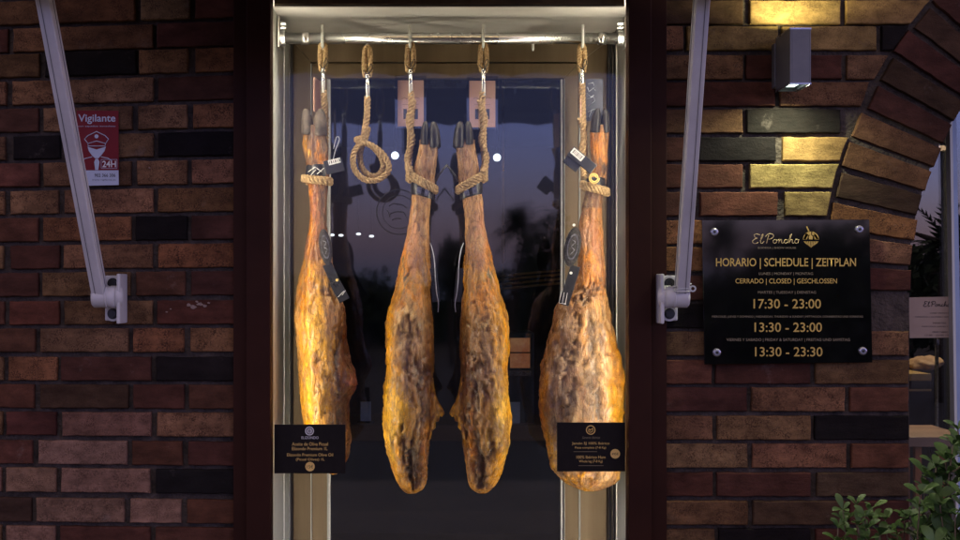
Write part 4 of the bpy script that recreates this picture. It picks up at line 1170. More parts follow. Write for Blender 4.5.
for z, up in ((LZ0+.0265, -1), (LZ1-.0265, 1)):
    bm = bmesh.new(); bb(bm, LX0+.016, LX1-.014, -.135, -.060, z+up*.018-.001, z+up*.018+.001); mk('lens', bm, M['lens'], lamp)
    ld = bpy.data.lights.new('led_light', 'AREA'); ld.shape = 'RECTANGLE'; ld.size = .02; ld.size_y = .05
    ld.energy = 3.0 if up > 0 else 3.2; ld.color = (1, .92, .46) if up > 0 else (.98, 1, .66); ld.spread = R(168)
    lo = bpy.data.objects.new('led_light', ld); link(lo, lamp)
    lo.location = Vector(((LX0+LX1)/2, -.095, z + up*.030)) - lamp.location
    lo.rotation_euler = (0 if up < 0 else math.pi, 0, 0)
    if up < 0: lo.rotation_euler = (R(-10), 0, 0)
    else: lo.rotation_euler = (math.pi+R(10), 0, 0)

# ================================================================== OPENING-HOURS PLAQUE
YP = -.020
pl = thing('opening_hours_plaque', S(787, 364), 'glossy black acrylic plaque with gold opening hours, four round studs', 'plaque')
bm = bmesh.new()
q = [S(702, 220, YP), S(869.5, 219.5, YP), S(872.5, 362.5, YP), S(704.5, 364.5, YP)]
prism(bm, [(p.x, p.z) for p in q], YP, YP+.005)
bmesh.ops.bevel(bm, geom=bm.edges[:], offset=.0008, segments=1, affect='EDGES')
mk('acrylic_panel', bm, M['plaque'], pl)
for px, py in ((714, 232), (859, 229.5), (716.5, 352.5), (862.5, 351)):
    bm = bmesh.new(); c = S(px, py, YP)
    tube(bm, [(c.x, -.002, c.z), (c.x, YP-.002, c.z), (c.x, YP-.007, c.z), (c.x, YP-.0075, c.z)], [.011, .0115, .0105, .007], 24)
    mk('stud', bm, M['screw'], pl)
    bm = bmesh.new(); disc(bm, (c.x, YP-.0078, c.z), .0045, .001, 6); mk('stud_socket', bm, M['ink'], pl)
YQ = YP-.0006
M['gold2'] = noisy('plaque_gold', (.44, .29, .06), (.54, .36, .09), 60, .5)
M['cream'] = noisy('plaque_cream', (.50, .38, .17), (.58, .45, .22), 60, .5)
M['grey2'] = noisy('plaque_small_print', (.20, .16, .10), (.25, .20, .13), 60, .5)
# script name drawn as pen strokes
def script(strokes, x0, y0, sx, sy, r, Y, mat, parent, name='script_name'):
    bm = bmesh.new()
    for st in strokes:
        P = smoothpath([S(x0+x*sx, y0-y*sy, Y) for x, y in st], .0015)
        tube(bm, P, r, 5)
    return mk(name, bm, mat, parent)
ELP = [[(1.9,4.6),(1.0,4.9),(.2,4.3),(.5,3.2),(1.3,2.7),(.4,2.3),(-.5,1.2),(-.2,.2),(.8,0),(1.8,.6)], [(1.9,4.6),(2.4,4.5)],
       [(2.4,1.2),(3.2,2.8),(3.7,4.7),(3.2,4.3),(2.7,1.6),(2.8,.2),(3.5,.3),(4.0,1.2)],
       [(5.0,.0),(5.4,2.2),(5.9,4.2)], [(4.6,3.4),(5.2,4.5),(6.6,5.0),(7.7,4.3),(7.4,2.9),(6.2,2.2),(5.7,2.4)],
       [(8.4,2.1),(7.7,1.6),(7.6,.6),(8.2,.1),(8.9,.7),(8.9,1.7),(8.3,2.1)], [(8.8,1.8),(9.5,1.7),(9.9,2.2),(9.8,.1)], [(9.8,.6),(10.4,1.9),(10.9,2.0),(10.9,.5),(11.3,.1),(11.9,.9)],
       [(13.1,1.8),(12.5,2.1),(12.0,1.3),(12.1,.4),(12.7,.1),(13.5,.8)], [(13.5,.8),(14.3,2.8),(14.9,4.8),(14.5,4.4),(14.0,2.2),(13.9,.1)], [(13.9,.5),(14.6,1.9),(15.1,1.9),(15.1,.5),(15.5,.1),(16.1,.8)],
       [(16.9,2.1),(16.2,1.6),(16.1,.6),(16.7,.1),(17.4,.7),(17.4,1.7),(16.9,2.1),(17.8,1.8)]]
script(ELP, 753.8, 243.5, 2.55, 1.95, .0011, YQ, M['cream'], pl)
bm = bmesh.new()   # round emblem: dome with a notch, fringe beneath
def arcpoly(cx, cy, ro, ri, a0, a1, n=14, sy=1):
    o = [S(cx+ro*math.cos(R(a0+(a1-a0)*k/n)), cy-ro*sy*math.sin(R(a0+(a1-a0)*k/n)), YQ) for k in range(n+1)]
    i = [S(cx+ri*math.cos(R(a1+(a0-a1)*k/n)), cy-ri*sy*math.sin(R(a1+(a0-a1)*k/n)), YQ) for k in range(n+1)]
    bm.faces.new([bm.verts.new(p) for p in o+i])
arcpoly(811, 239.5, 8, 4.8, 0, 80); arcpoly(811, 239.5, 8, 4.8, 88, 180)
for P in (((803.2, 239.3), (807, 239.3), (808.5, 235), (806, 232.5)), ((809, 239.3), (812.5, 239.3), (813, 236.5), (810.5, 234.5), (808.7, 236.8)), ((814.5, 239.3), (819, 239.3), (816, 234.5), (814, 233.5)), ((806, 226.5), (807.2, 226.2), (809.5, 231), (808.3, 231.5))):
    bm.faces.new([bm.verts.new(S(x, y, YQ)) for x, y in P])
for k in range(9):
    x = 804.3+k*1.7; y0 = 241.3; y1 = 247.5-abs(k-4)*.9
    bm.faces.new([bm.verts.new(S(a, b, YQ)) for a, b in ((x-.5, y0), (x+.5, y0), (811+(x-811)*.72+.4, y1), (811+(x-811)*.72-.4, y1))])
mk('emblem', bm, M['gold2'], pl)
text('BODEGA | SHOW HOUSE', 758, 796, 247, 249.2, YQ, M['grey2'], pl)
text('HORARIO | SCHEDULE | ZEITPLAN', 716, 856, 258, 269, YQ, M['gold2'], pl, offset=.012)
text('LUNES | MONDAY | MONTAG', 759, 813, 272.3, 275.7, YQ, M['grey2'], pl)
text('CERRADO | CLOSED | GESCHLOSSEN', 735.5, 837, 278.5, 285, YQ, M['gold2'], pl, offset=.008)
text('MARTES | TUESDAY | DIENSTAG', 758, 816, 291, 294.4, YQ, M['grey2'], pl)
text('17:30 - 23:00', 753.5, 821, 299, 308.6, YQ, M['gold2'], pl, offset=.008)
text('MIERCOLES, JUEVES Y DOMINGO | WEDNESDAY, THURSDAY & SUNDAY | MITTWOCH, DONNERSTAG UND SONNTAG', 712, 863, 315.6, 318.2, YQ, M['grey2'], pl)
text('13:30 - 23:00', 754.5, 822, 322.5, 332, YQ, M['gold2'], pl, offset=.008)
text('VIERNES Y SABADO | FRIDAY & SATURDAY | FREITAG UND SAMSTAG', 726.5, 850, 338.3, 342, YQ, M['grey2'], pl)
text('13:30 - 23:30', 755, 822.5, 347, 356.5, YQ, M['gold2'], pl, offset=.008)

# ================================================================== RED STICKER
st = thing('guard_sticker', S(97, 186), 'red and pale blue security sticker with a cap wearing guard on the bricks', 'sticker')
YK = -.0062
bm = bmesh.new(); q = [S(76.5, 110.5, YK), S(118.5, 110.8, YK), S(118.8, 185, YK), S(77, 186, YK)]
prism(bm, [(p.x, p.z) for p in q], YK, YK+.001); mk('sticker_sheet', bm, M['red'], st)
bm = bmesh.new(); q = [S(77, 170.5, YK), S(118.6, 170.3, YK), S(118.8, 185, YK), S(77, 186, YK)]
prism(bm, [(p.x, p.z) for p in q], YK-.0005, YK-.0001); mk('phone_panel', bm, M['palered'], st)
YL = YK-.0006
text('Vigilante', 78.2, 115.5, 114.3, 124, YL, M['palered'], st, offset=.012)
text('con aquellos inmediato', 78, 115.5, 125.4, 127.3, YL, M['palered'], st)
bm = bmesh.new()
def face(P, Y=YL): bm.faces.new([bm.verts.new(S(x, y, Y)) for x, y in P])
def stroke(P, r=.0013): tube(bm, [S(x, y, YL) for x, y in P], r, 5)
stroke([(84.5,139),(88,135.5),(96.5,131.5),(105,135.5),(108.5,139),(105.5,143.5),(96.5,141),(88,143.5),(84.5,139)])
stroke([(88,143.5),(88,146),(105,146),(105.5,143.5)])
face([(87.5,146.5),(90,147.5),(96.5,149.5),(103,147.5),(106,146.5),(104.5,151),(101,155.5),(98.5,158.2),(95,158.2),(92,155.5),(88.8,151)])
stroke([(81,161.5),(85,158.5),(92,156.8)]); stroke([(112,161),(108,158.2),(101,156.8)])
face([(95.5,158.8),(98,158.8),(99.5,162),(98.2,170),(95.2,170),(94.2,162)])
c = S(96.5, 136.3, YL); disc(bm, (c.x, YL, c.z), U(2.0), .0006, 16)
mk('guard_drawing', bm, M['palered'], st)
bm = bmesh.new(); a, b = S(101, 168.5, YL), S(117.3, 159.3, YL)
for q in ((a.x, b.x, b.z-.001, b.z), (a.x, b.x, a.z, a.z+.001), (a.x, a.x+.001, a.z, b.z), (b.x-.001, b.x, a.z, b.z)): bb(bm, q[0], q[1], YL-.0003, YL, q[2], q[3])
mk('label_border', bm, M['palered'], st)
text('24H', 102.3, 116, 160.8, 167.2, YL, M['white'], st, offset=.02)
text('902 366 306', 94.5, 115.5, 173.6, 177, YL, M['ink'], st, offset=.015)
text('www.vigilante.es', 92, 115.8, 179, 181, YL, M['ink'], st)

# ================================================================== ARCHED WINDOW
win = thing('arched_window', S(ACX, ACY+260), 'arched restaurant window with blue grey mullion at the right edge', 'window')
YW = .16
bm = bmesh.new(); N = 64
P = [S(ACX-(AR+14)*math.cos(math.pi*k/N), ACY-(AR+14)*math.sin(math.pi*k/N)) for k in range(N+1)]
zsill = S(0, 600).z
pts = [(p.x, p.z) for p in P] + [(P[-1].x, zsill), (P[0].x, zsill)]
prism(bm, pts, YW, YW+.008)
mk('pane', bm, M['glass_win'], win)
bm = bmesh.new()
A, B = S(958.6, 500, YW-.02), S(947.8, 100, YW-.02)
for dx, w in ((0, U(3)), (U(3.6), U(6.5))):
    pass
q = [S(947.6, 118, YW-.02), S(950.2, 118, YW-.02), S(957.2, 560, YW-.02), S(954.6, 560, YW-.02)]
prism(bm, [(p.x, p.z) for p in q], YW-.035, YW-.004)
mk('mullion_edge', bm, M['silver'], win)
bm = bmesh.new(); q = [S(950.4, 112, YW-.02), S(954.8, 112, YW-.02), S(963.5, 560, YW-.02), S(957.4, 560, YW-.02)]
prism(bm, [(p.x, p.z) for p in q], YW-.030, YW-.003)
mk('mullion', bm, M['blueframe'], win)
bm = bmesh.new(); a = S(906, 0, YW).x; b = S(2*ACX-906, 0, YW).x; bb(bm, a, b, YW-.08, YW+.06, zsill-.06, zsill, .004); mk('window_sill', bm, M['bronze_dark'], win)
# brickwork under the sill
bm = bmesh.new(); bb(bm, S(905, 0).x, S(2*ACX-905, 0).x, .012, .28, 0.05, zsill-.062); mk('apron_panel', bm, M['mortar'], win)

# paper notice on the glass
nt_ = thing('paper_notice', S(930, 337, YW-.004), 'brownish paper opening-hours notice stuck on the arched window glass', 'notice')
bm = bmesh.new(); q = [S(908.5, 297.5, YW-.004), S(955, 296.5, YW-.004), S(955, 337.5, YW-.004), S(909.5, 338, YW-.004)]
prism(bm, [(p.x, p.z) for p in q], YW-.006, YW-.004); mk('paper_sheet', bm, M['paper'], nt_)
YN = YW-.0066
script(ELP, 924.3, 306.5, 1.45, 1.05, .0009, YN, M['ink'], nt_)
for b_, x0, x1, y in (('LUNES | MONDAY', 930, 949, 313.2), ('CERRADO | CLOSED | GESCH', 915, 953, 317), ('MARTES', 933, 946, 323), ('MIERCOLES, JUEVES Y DO', 922, 953, 326.6), ('VIERNES Y SABADO', 932, 948, 332), ('17:30 - 23:00 13:30', 925, 953, 335.2)):
    text(b_, x0, x1, y-.8, y+.9, YN, M['ink'], nt_)

# ================================================================== INTERIOR
def struct(name, x0, x1, y0, y1, z0, z1, mat):
    bm = bmesh.new(); bb(bm, x0, x1, y0, y1, z0, z1); tag(mk(name, bm, mat), kind='structure')
struct('interior_floor', -3.5, 5.5, .31, 9, .0, .12, M['roomfloor'])
struct('interior_ceiling', -3.5, 5.5, .31, 9, 3.0, 3.1, M['room'])
struct('interior_back_wall', -3.5, 5.5, 9, 9.1, .12, 3.0, M['room'])
struct('interior_side_wall', -3.6, -3.5, .31, 9, .12, 3.0, M['room'])
struct('interior_side_wall', 5.5, 5.6, .31, 9, .12, 3.0, M['room'])
# bar counter seen through the door glass
YC = 3.8
t = thing('bar_counter', S(470, 440, YC), 'dark wooden bar counter inside, seen between the hams through the door glass', 'counter')
a, b = S(250, 432, YC), S(640, 425, YC); zc1 = b.z; zc0 = S(0, 441, YC).z
bm = bmesh.new(); bb(bm, a.x, b.x, YC, YC+.6, zc0, zc1, .006); mk('counter_top', bm, M['darkwood'], t)
bm = bmesh.new(); bb(bm, a.x+.06, b.x-.06, YC+.08, YC+.55, .12, zc0-.001); mk('counter_body', bm, M['roomfloor'], t)
t = thing('menu_card', S(365.5, 425, YC), 'upright white menu card standing on the bar counter', 'menu card')
bm = bmesh.new(); a, b = S(360.5, 425.2, YC+.1), S(371, 404, YC+.1); bb(bm, a.x, b.x, YC+.1, YC+.104, zc1+.001, zc1+.001+(b.z-a.z), .001); mk('card_sheet', bm, M['palered'], t)
bm = bmesh.new(); bb(bm, a.x-.02, b.x+.02, YC+.09, YC+.115, zc1, zc1+.012, .001); mk('card_foot', bm, M['signblack'], t)
t = thing('bar_oven', S(521, 425, YC), 'small oven with glowing orange window on the bar counter behind the door glass', 'oven')
def PB(px0, px1, py0, py1, y0, y1, name, mat, bev=.003):
    bm = bmesh.new(); a, b = S(px0, py1, y0), S(px1, py0, y0); bb(bm, a.x, b.x, y0, y1, a.z, b.z, bev); return mk(name, bm, mat, t)
M['ovenglow'] = noisy('oven_glow', (.5, .08, .02), (.9, .40, .16), 7, .4)
_b = M['ovenglow'].node_tree.nodes['Principled BSDF']; _c = [n for n in M['ovenglow'].node_tree.nodes if n.type == 'VALTORGB'][0]
M['ovenglow'].node_tree.links.new(_c.outputs[0], _b.inputs['Emission Color']); _b.inputs['Emission Strength'].default_value = .42
PB(506, 534, 332, 425, YC+.10, YC+.45, 'oven_body', M['roomfloor'], .01)
PB(510, 530, 338, 368, YC+.094, YC+.0985, 'oven_window', M['ovenglow'], .002)
for py in (352,): PB(509.5, 530.5, py, py+1.3, YC+.088, YC+.093, 'rack_bar', M['signblack'], 0)
PB(509, 531, 371, 376, YC+.07, YC+.09, 'oven_handle', M['strapmetal'])
PB(508, 520, 402, 424, YC+.094, YC+.0985, 'oven_drawer', M['palered'])
t = thing('added_glint_rods', S(530, 285, 3.0), 'row of thin brass rods added above the bar for orange glints behind the door glass', 'rack')  # rods added to imitate orange glints on the door glass
for k, py in enumerate((273, 277, 281.5, 286)):
    bm = bmesh.new(); tube(bm, smoothpath([S(500, py+3, 3.0), S(530, py, 3.0), S(570, py-3.5, 3.0)], .05), .006, 8); mk('rod', bm, M['brass'], t)
for px in (503, 566):
    bm = bmesh.new(); a = S(px, 290, 3.02); tube(bm, [a, (a.x, a.y, 3.0)], .008, 8); mk('hanger', bm, M['brass'], t)
# ceiling globes and small pendants
for px, py, r, lab in ((395, 155.5, .030, 'round lit globe pendant seen left of the second ham shank'), (497, 157.5, .030, 'round lit globe pendant seen right of the third ham shank')):
    Yg = 2.6
    t = thing('globe_pendant', S(px, py, Yg), lab, 'pendant lamp', 'lit globe pendants in the restaurant')
    bm = bmesh.new(); bmesh.ops.create_uvsphere(bm, u_segments=24, v_segments=14, radius=r*.62); bmesh.ops.translate(bm, verts=bm.verts, vec=S(px, py, Yg)); mk('globe', bm, M['bulb'], t, True)
    bm = bmesh.new(); c = S(px, py, Yg); tube(bm, [(c.x, c.y, c.z+r), (c.x, c.y, 3.0)], .004, 8); mk('pendant_cord', bm, M['signblack'], t)
for i, (px, py) in enumerate(((332, 235), (341, 235.3), (358.5, 234), (371.5, 236.2))):
    Yg = 7
    t = thing('small_pendant', S(px, py, Yg), ['first', 'second', 'third', 'fourth'][i]+' from the left of four tiny lit pendants in a row deep inside', 'pendant lamp', 'tiny lit pendants deep inside')
    bm = bmesh.new(); bmesh.ops.create_uvsphere(bm, u_segments=16, v_segments=10, radius=.021); bmesh.ops.scale(bm, verts=bm.verts, vec=(1, 1, .5)); bmesh.ops.translate(bm, verts=bm.verts, vec=S(px, py, Yg)); mk('shade', bm, M['smallbulb'], t, True)
    bm = bmesh.new(); c = S(px, py, Yg); tube(bm, [(c.x, c.y, c.z+.01), (c.x, c.y, 3.0)], .003, 6); mk('pendant_cord', bm, M['signblack'], t)
# things behind the arched window
YI = .55
t = thing('added_pendant_lamp', (1.78, 1.1, 2.1), 'unseen warm pendant lamp added to light the shelf behind the arched window', 'pendant lamp')  # out of view behind the wall, added to light the shelf and slats
bm = bmesh.new(); tube(bm, [(1.78, 1.1, 2.1), (1.78, 1.1, 2.16), (1.78, 1.1, 2.26)], [.12, .10, .03], 24, cap=False); mk('lamp_shade', bm, M['signblack'], t)
bm = bmesh.new(); tube(bm, [(1.78, 1.1, 2.26), (1.78, 1.1, 3.0)], .004, 8); mk('pendant_cord', bm, M['signblack'], t)
ld = bpy.data.lights.new('added_bulb_light', 'POINT'); ld.energy = 34; ld.color = (1, .74, .46); ld.shadow_soft_size = .04
lo = bpy.data.objects.new('added_bulb_light', ld); link(lo, t); lo.location = (0, 0, .02)
t = thing('wooden_shelf', S(930, 445, .4), 'pale wooden shelf on orange slats inside the arched window', 'shelf')
a, b = S(904, 447, .30), S(975, 437, .30)
bm = bmesh.new(); bb(bm, a.x, b.x, .30, .62, a.z, b.z, .003); mk('shelf_top', bm, M['wood'], t)
for px in (906, 918, 941, 956, 970):
    bm = bmesh.new(); q = S(px, 500, .33); bb(bm, q.x-.010, q.x+.010, .325, .345, .12, a.z-.001, .002); mk('slat', bm, M['slatwood'], t)
t = thing('cabinet', S(925, 430, .8), 'dark cabinet with a yellow rim inside the arched window', 'cabinet')
bm = bmesh.new(); a, b = S(896, 430, .75), S(930, 381, .75); bb(bm, a.x, b.x, .75, 1.2, .12, b.z); mk('cabinet_body', bm, M['signblack'], t)
bm = bmesh.new(); a2, b2 = S(896, 381, .75), S(930.5, 373.5, .75); bb(bm, a2.x, b2.x, .74, 1.21, b.z+.001, b2.z, .003); a3, b3 = S(0, 391, .75), S(0, 389, .75); bb(bm, a2.x, b2.x, .742, .7485, a3.z, b3.z); mk('cabinet_rim', bm, M['mildgold'], t)
t = tt = thing('bread_loaf', S(925, 373, .9), 'pale crusty loaf lying on the yellow rimmed cabinet', 'bread')
bm = bmesh.new(); bmesh.ops.create_uvsphere(bm, u_segments=40, v_segments=24, radius=1)
for v in bm.verts:
    v.co *= 1+.10*noise.fractal(v.co*2.3, 1, 2, 4)+.05*math.sin(v.co.x*11+v.co.z*3)
    v.co = Vector((v.co.x*U(15, .9), v.co.y*.10, v.co.z*U(7, .9) + (v.co.x+.2)*.008))
lo = min(v.co.z for v in bm.verts)
bmesh.ops.translate(bm, verts=bm.verts, vec=Vector((S(925, 0, .92).x, .92, b2.z-lo-.003)))
M['bread'] = noisy('bread_crust', (.30, .17, .08), (.55, .38, .22), 40, .7, bump=.6, bscale=90, stretch=(1, 1, .4), bd=.003)
mk('loaf', bm, M['bread'], t, True)
t = thing('floor_stand', S(937, 440, .68), 'thin grey metal pole stand inside the arched window', 'stand')
bm = bmesh.new(); c = S(936.8, 342, .68); tube(bm, [(c.x, .68, .14), (c.x, .68, c.z)], .006, 12); disc(bm, (c.x, .68, c.z), .010, .018, 16, 'Z'); mk('pole', bm, M['strapmetal'], t)
bm = bmesh.new(); disc(bm, (c.x, .68, .13), .07, .018, 32, 'Z'); mk('foot', bm, M['strapmetal'], t)
t = thing('folding_screen', S(940, 440, .9), 'dark grey leaning panel behind the pole inside the arched window', 'screen')
bm = bmesh.new(); q = [S(931, 385, 1.0), S(960, 380, 1.0), S(975, 600, 1.0), S(921, 470, 1.0)]; q2 = [(p.x, p.z) for p in q]; q2[2] = (q2[2][0], .12); q2[3] = (q2[3][0], .12)
prism(bm, q2, 1.3, 1.33); mk('panel', bm, noisy('slate_cloth', (.03, .035, .035), (.05, .055, .055), 8, .8), t)

# ================================================================== SHRUBS
def leaf(bm, base, d, up, L, W, curl=.15):
    d = d.normalized(); side = d.cross(up)
    side = side.normalized() if side.length > 1e-4 else d.orthogonal().normalized()
    n = side.cross(d).normalized(); rows = []
    prof = ((0, .08, 0), (.18, .35, 0), (.42, .80, .02), (.66, 1.0, .03), (.85, .80, .0), (.96, .42, -.03), (1.0, .08, -.05))
    for t, w, h in prof:
        c = base + d*L*t + n*(L*(h - curl*t*t))
        rows.append((bm.verts.new(c + side*W*w*.5 + n*W*.10*w), bm.verts.new(c), bm.verts.new(c - side*W*w*.5 + n*W*.10*w)))
    for a, b in zip(rows, rows[1:]):
        for k in (0, 1):
            f = bm.faces.new((a[k], a[k+1], b[k+1], b[k])); f.smooth = True
def shrub(label, sprigs, root, Y, seed, lsz):
    rnd = random.Random(seed)
    t = thing('leafy_shrub', (root.x, root.y, .12), label, 'shrub', 'round leaved shrubs by the wall')
    fb, sb = bmesh.new(), bmesh.new()
    for (px, py, dy) in sprigs:
        tip = S(px, py+5, Y+dy)
        base = Vector((root.x + (tip.x-root.x)*.25 + rnd.uniform(-.02, .02), root.y+rnd.uniform(-.03, .03), max(.12, tip.z-.55)))
        mid = base.lerp(tip, .55) + Vector((rnd.uniform(-.03, .03), rnd.uniform(-.03, .03), -.02))
        P = smoothpath([Vector((root.x, root.y, .12)), base, mid, tip], .03)
        tube(sb, P, [max(.0016, .006*(1-i/len(P))) for i in range(len(P))], 6)
        # leaves along the top 60 percent
        M0 = int(len(P)*.45)
        for i in range(M0, len(P)):
            d = (P[min(i+1, len(P)-1)]-P[i-1]).normalized(); frac = (i-M0)/max(1, len(P)-1-M0)
            cnt = (1 if i % 2 else 0) if i < len(P)-2 else 4
            for k in range(cnt):
                a = i*2.4+k*2*math.pi/cnt + rnd.uniform(-.4, .4)
                o = d.orthogonal().normalized(); o = Matrix.Rotation(a, 3, d) @ o
                dd = (o*rnd.uniform(.6, 1.0) + d*rnd.uniform(.4, .9) + Vector((0, -.15, .15)))
                Lf = lsz*rnd.uniform(.55, 1.2)
                leaf(fb, P[i], dd, d+Vector((0, -.4, .3)), Lf, Lf*rnd.uniform(.40, .58), rnd.uniform(.05, .3))
        # side twigs
        for j in range(3):
            i = rnd.randint(M0, max(M0, len(P)-3)); o = Vector((rnd.uniform(-1, 1), rnd.uniform(-1, .6), rnd.uniform(.2, 1))).normalized()
            q = P[i] + o*rnd.uniform(.03, .055); tube(sb, [P[i], (P[i]+q)/2+Vector((0, 0, -.004)), q], [.0025, .002, .0014], 5)
            for k in range(5):
                a = k*2*math.pi/5+rnd.uniform(-.4, .4); w = Matrix.Rotation(a, 3, o) @ o.orthogonal().normalized()
                Lf = lsz*rnd.uniform(.7, 1.05); leaf(fb, q, w*.8+o*.6, o, Lf, Lf*rnd.uniform(.40, .58), rnd.uniform(.05, .3))
    mk('foliage', fb, M['leaf'], t); mk('stems', sb, M['stem'], t)
shrub('taller leafy green shrub in front of the arched window, at the right edge', [(936,462,0),(953,440,-.03),(948,470,.04),(926,470,.03),(960,462,0),(940,500,-.05),(968,480,.0),(955,510,-.06),(925,520,0),(975,520,-.02),(935,540,-.08),(960,550,-.05),(985,450,0),(912,545,0),(947,530,.03),(972,500,.03),(920,490,-.04),(938,480,.02),(946,455,.02),(962,490,-.08),(930,560,-.1),(915,565,-.02),(950,570,-.1),(980,560,-.05),(958,425,.0),(968,445,.03)], Vector((S(955, 0, -.45).x, -.42, 0)), -.45, 3, .050)
shrub('lower leafy green shrub in front of the bricks, left of the taller one', [(843,505,0),(872,503,.02),(858,520,-.03),(838,523,0),(885,515,0),(868,535,-.05),(850,545,-.05),(892,545,.02),(880,530,-.03),(905,512,.03),(830,548,0),(862,556,-.06),(848,530,.02),(856,500,.0),(880,550,-.06),(843,560,-.05),(898,530,.03),(865,512,-.04),(902,556,-.03)], Vector((S(870, 0, -.42).x, -.40, 0)), -.42, 5, .036)

# ================================================================== TREES ACROSS THE STREET (mirrored in the panes)
def tree(label, x, y, h, cr, seed, kind='round', cat='tree'):
    rnd = random.Random(seed); t = thing('street_tree', (x, y, 0), label, cat, 'trees across the street mirrored in the panes')
    bm = bmesh.new(); hb = h-cr*(1.1 if kind != 'palm' else .6)
    P = smoothpath([(x, y, 0), (x+rnd.uniform(-.1, .1), y, hb*.5), (x+rnd.uniform(-.15, .15), y, hb+cr*.4)], .2)
    tube(bm, P, [.14*cr*(1-.6*i/len(P)) for i in range(len(P))], 10)
    c = Vector((x, y, h-cr))
    for k in range(7):
        a = k*.9; e = c+Vector((math.cos(a)*cr*.6, math.sin(a)*cr*.6, cr*rnd.uniform(0, .6))); tube(bm, [Vector((x, y, hb)), (Vector((x, y, hb))+e)/2, e], [.06*cr, .04*cr, .02*cr], 6)
    mk('trunk', bm, M['bark'], t)
    bm = bmesh.new()
    if kind == 'palm':
        c = Vector((x, y, h-cr*.6))
        for k in range(38):
            a = rnd.uniform(0, 6.28); el = rnd.uniform(-.5, 1.4); L = cr*rnd.uniform(.7, 1.15)
            d = Vector((math.cos(a)*math.cos(el), math.sin(a)*math.cos(el), math.sin(el)))
            prev = c
            for s in range(1, 9):
                q = c + d*L*s/8 + Vector((0, 0, -L*.45*(s/8)**2))
                for sg in (-1, 1):
                    sd = d.cross(Vector((0, 0, 1))).normalized()*sg
                    w = q + sd*L*.22*(1-s/12) + d*L*.12 - Vector((0, 0, L*.06))
                    bm.faces.new([bm.verts.new(p) for p in (prev, q, w)])
                prev = q
    else:
        for k in range(2600):
            dv = Vector((rnd.gauss(0, 1), rnd.gauss(0, 1), rnd.gauss(0, 1))).normalized()
            rad = cr*rnd.uniform(.35, 1)**.6*(.75+.45*noise.noise(dv*2.2+Vector((seed, 0, 0))))
            st_ = 1.8 if kind == 'tall' else 1.0
            p = c + Vector((dv.x*rad, dv.y*rad, dv.z*rad*st_))
            s = cr*rnd.uniform(.04, .10); n1 = Vector((rnd.gauss(0, 1), rnd.gauss(0, 1), rnd.gauss(0, 1))).normalized(); n2 = n1.orthogonal().normalized()*s; n3 = n1.cross(n2).normalized()*s*.7
            bm.faces.new([bm.verts.new(q) for q in (p-n2, p-n3, p+n2, p+n3)])
    mk('crown', bm, M['treeleaf'], t)
def RX(px, Y, py, mir):   # place a thing at street distance so that its mirror image in the plane y=mir is seen at px, py
    d = D + 2*mir - Y; return (px-VX)/F*d, H+(VY-py)/F*d
for (px, py, mir, Y, cr, kind, lab) in (
    (515, 205, .63, -12, .55, 'palm', 'short feathery palm mirrored right of the third ham'),
    (362, 262, .63, -22, 1.0, 'round', 'low round tree mirrored between the first and second hams'),
    (545, 238, .63, -15, .7, 'tall', 'narrow dark tree mirrored beside the palm in the door glass'),
    (452, 245, .63, -20, .45, 'tall', 'slim dark cypress mirrored between the two middle hams'),
    (345, 268, .63, -26, 1.0, 'round', 'far low tree mirrored beside the leftmost ham'),
    (400, 275, .63, -28, 1.1, 'round', 'far round tree mirrored behind the second ham'),
    (815, 190, 0, -12, 1.5, 'round', 'large dark tree mirrored in the right half of the plaque'),
    (725, 215, 0, -13, .55, 'palm', 'feathery palm mirrored in the upper left of the plaque'),
    (735, 270, 0, -20, 1.3, 'round', 'bushy tree mirrored low in the plaque'),
    (945, 200, .16, -13, 1.0, 'palm', 'spiky palm mirrored in the arched window'),
    (900, 225, .16, -15, 1.1, 'round', 'dark round tree mirrored in the arched window')):
    x, z = RX(px, Y, py, mir)
    tree(lab, x, Y, z, cr, int(px), kind)
# hedge that closes the street
bm = bmesh.new(); rnd = random.Random(4)
for k in range(26000):
    x = rnd.uniform(-22, 26); hh = 1.75+.45*noise.noise(Vector((x*.35, 0, 0)))+.3*noise.noise(Vector((x*1.7, 3, 0)))
    z = hh*rnd.uniform(0, 1)**.7; p = Vector((x, -30+rnd.uniform(-.5, .5), z)); s = rnd.uniform(.05, .12)
    n1 = Vector((rnd.gauss(0, 1), rnd.gauss(0, 1), rnd.gauss(0, 1))).normalized(); n2 = n1.orthogonal().normalized()*s; n3 = n1.cross(n2).normalized()*s*.7
    bm.faces.new([bm.verts.new(q) for q in (p-n2, p-n3, p+n2, p+n3)])
bb(bm, -22, 26, -30.3, -29.8, 0, 1.2)
tag(mk('hedge', bm, M['treeleaf']), 'long dark hedge across the street mirrored low in the panes', 'hedge')

# ================================================================== WORLD, LIGHT, CAMERA
w = bpy.data.worlds.new('World'); sc.world = w; w.use_nodes = True
nt = w.node_tree; bg = nt.nodes['Background']
sky = nt.nodes.new('ShaderNodeTexSky'); sky.sky_type = 'NISHITA'; sky.sun_disc = False
sky.sun_elevation = R(-1.0); sky.sun_rotation = R(90); sky.altitude = 0; sky.air_density = 1.0; sky.dust_density = 1.5; sky.ozone_density = 3
tint = nt.nodes.new('ShaderNodeMix'); tint.data_type = 'RGBA'; tint.blend_type = 'MULTIPLY'; tint.inputs['Factor'].default_value = 1.0
tint.inputs['B'].default_value = (.80, .60, 1.05, 1)
nt.links.new(sky.outputs[0], tint.inputs['A'])
add = nt.nodes.new('ShaderNodeMix'); add.data_type = 'RGBA'; add.blend_type = 'ADD'; add.inputs['Factor'].default_value = 1.0
add.inputs['B'].default_value = (.046, .050, .084, 1); nt.links.new(tint.outputs['Result'], add.inputs['A'])
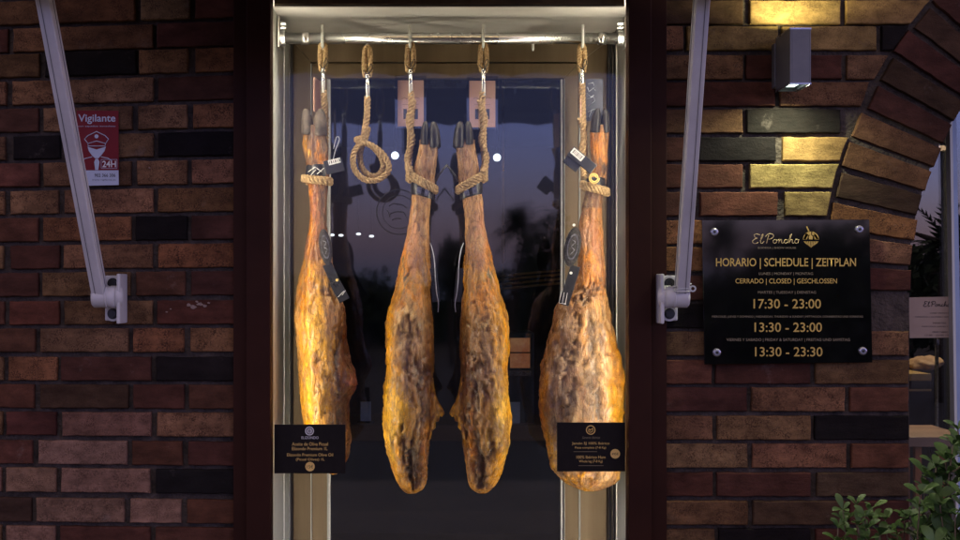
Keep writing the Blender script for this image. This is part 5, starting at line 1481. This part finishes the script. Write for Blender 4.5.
tc = nt.nodes.new('ShaderNodeTexCoord'); sx = nt.nodes.new('ShaderNodeSeparateXYZ'); nt.links.new(tc.outputs['Generated'], sx.inputs[0])
cn = nt.nodes.new('ShaderNodeTexNoise'); cn.inputs['Scale'].default_value = 3.5; cn.inputs['Detail'].default_value = 6
cm = nt.nodes.new('ShaderNodeMapping'); cm.inputs['Scale'].default_value = (1, 1, 4); nt.links.new(tc.outputs['Generated'], cm.inputs[0]); nt.links.new(cm.outputs[0], cn.inputs['Vector'])
ca = nt.nodes.new('ShaderNodeMath'); ca.operation = 'MULTIPLY_ADD'; ca.inputs[1].default_value = .22; ca.inputs[2].default_value = -.11; nt.links.new(cn.outputs['Fac'], ca.inputs[0])
cs = nt.nodes.new('ShaderNodeMath'); cs.operation = 'ADD'; nt.links.new(sx.outputs['Z'], cs.inputs[0]); nt.links.new(ca.outputs[0], cs.inputs[1])
cr = nt.nodes.new('ShaderNodeMapRange'); cr.interpolation_type = 'SMOOTHSTEP'
for k, v in (('From Min', .12), ('From Max', .42), ('To Min', 0), ('To Max', .93)): cr.inputs[k].default_value = v
nt.links.new(cs.outputs[0], cr.inputs[0])
cl = nt.nodes.new('ShaderNodeMix'); cl.data_type = 'RGBA'; cl.inputs['B'].default_value = (.124, .090, .068, 1)   # town-lit cloud deck
nt.links.new(cr.outputs[0], cl.inputs['Factor']); nt.links.new(add.outputs['Result'], cl.inputs['A'])
nt.links.new(cl.outputs['Result'], bg.inputs[0]); bg.inputs[1].default_value = 5.3
sun = bpy.data.lights.new('sun', 'SUN'); sun.energy = .03; sun.angle = R(20); sun.color = (1.0, .85, .75)
so = bpy.data.objects.new('sun', sun); link(so); so.rotation_euler = (R(50), 0, R(-15)); so.location = (0, -5, 6)

cam = bpy.data.cameras.new('camera'); co = bpy.data.objects.new('camera', cam); link(co); sc.camera = co
co.location = (0, -D, H); co.rotation_euler = (R(90), 0, 0)
cam.sensor_width = 36; cam.lens = F/960*36; cam.shift_x = (480-VX)/960; cam.shift_y = (VY-270)/960
cam.clip_start = .02; cam.clip_end = 500
sc.view_settings.view_transform = 'Standard'; sc.view_settings.look = 'None'; sc.view_settings.gamma = 1; sc.view_settings.exposure = 0
sc.view_settings.use_curve_mapping = False
sc.cycles.use_denoising = True; sc.cycles.max_bounces = 10; sc.cycles.transparent_max_bounces = 24; sc.cycles.caustics_reflective = False; sc.cycles.caustics_refractive = False
sc.cycles.sample_clamp_indirect = 6
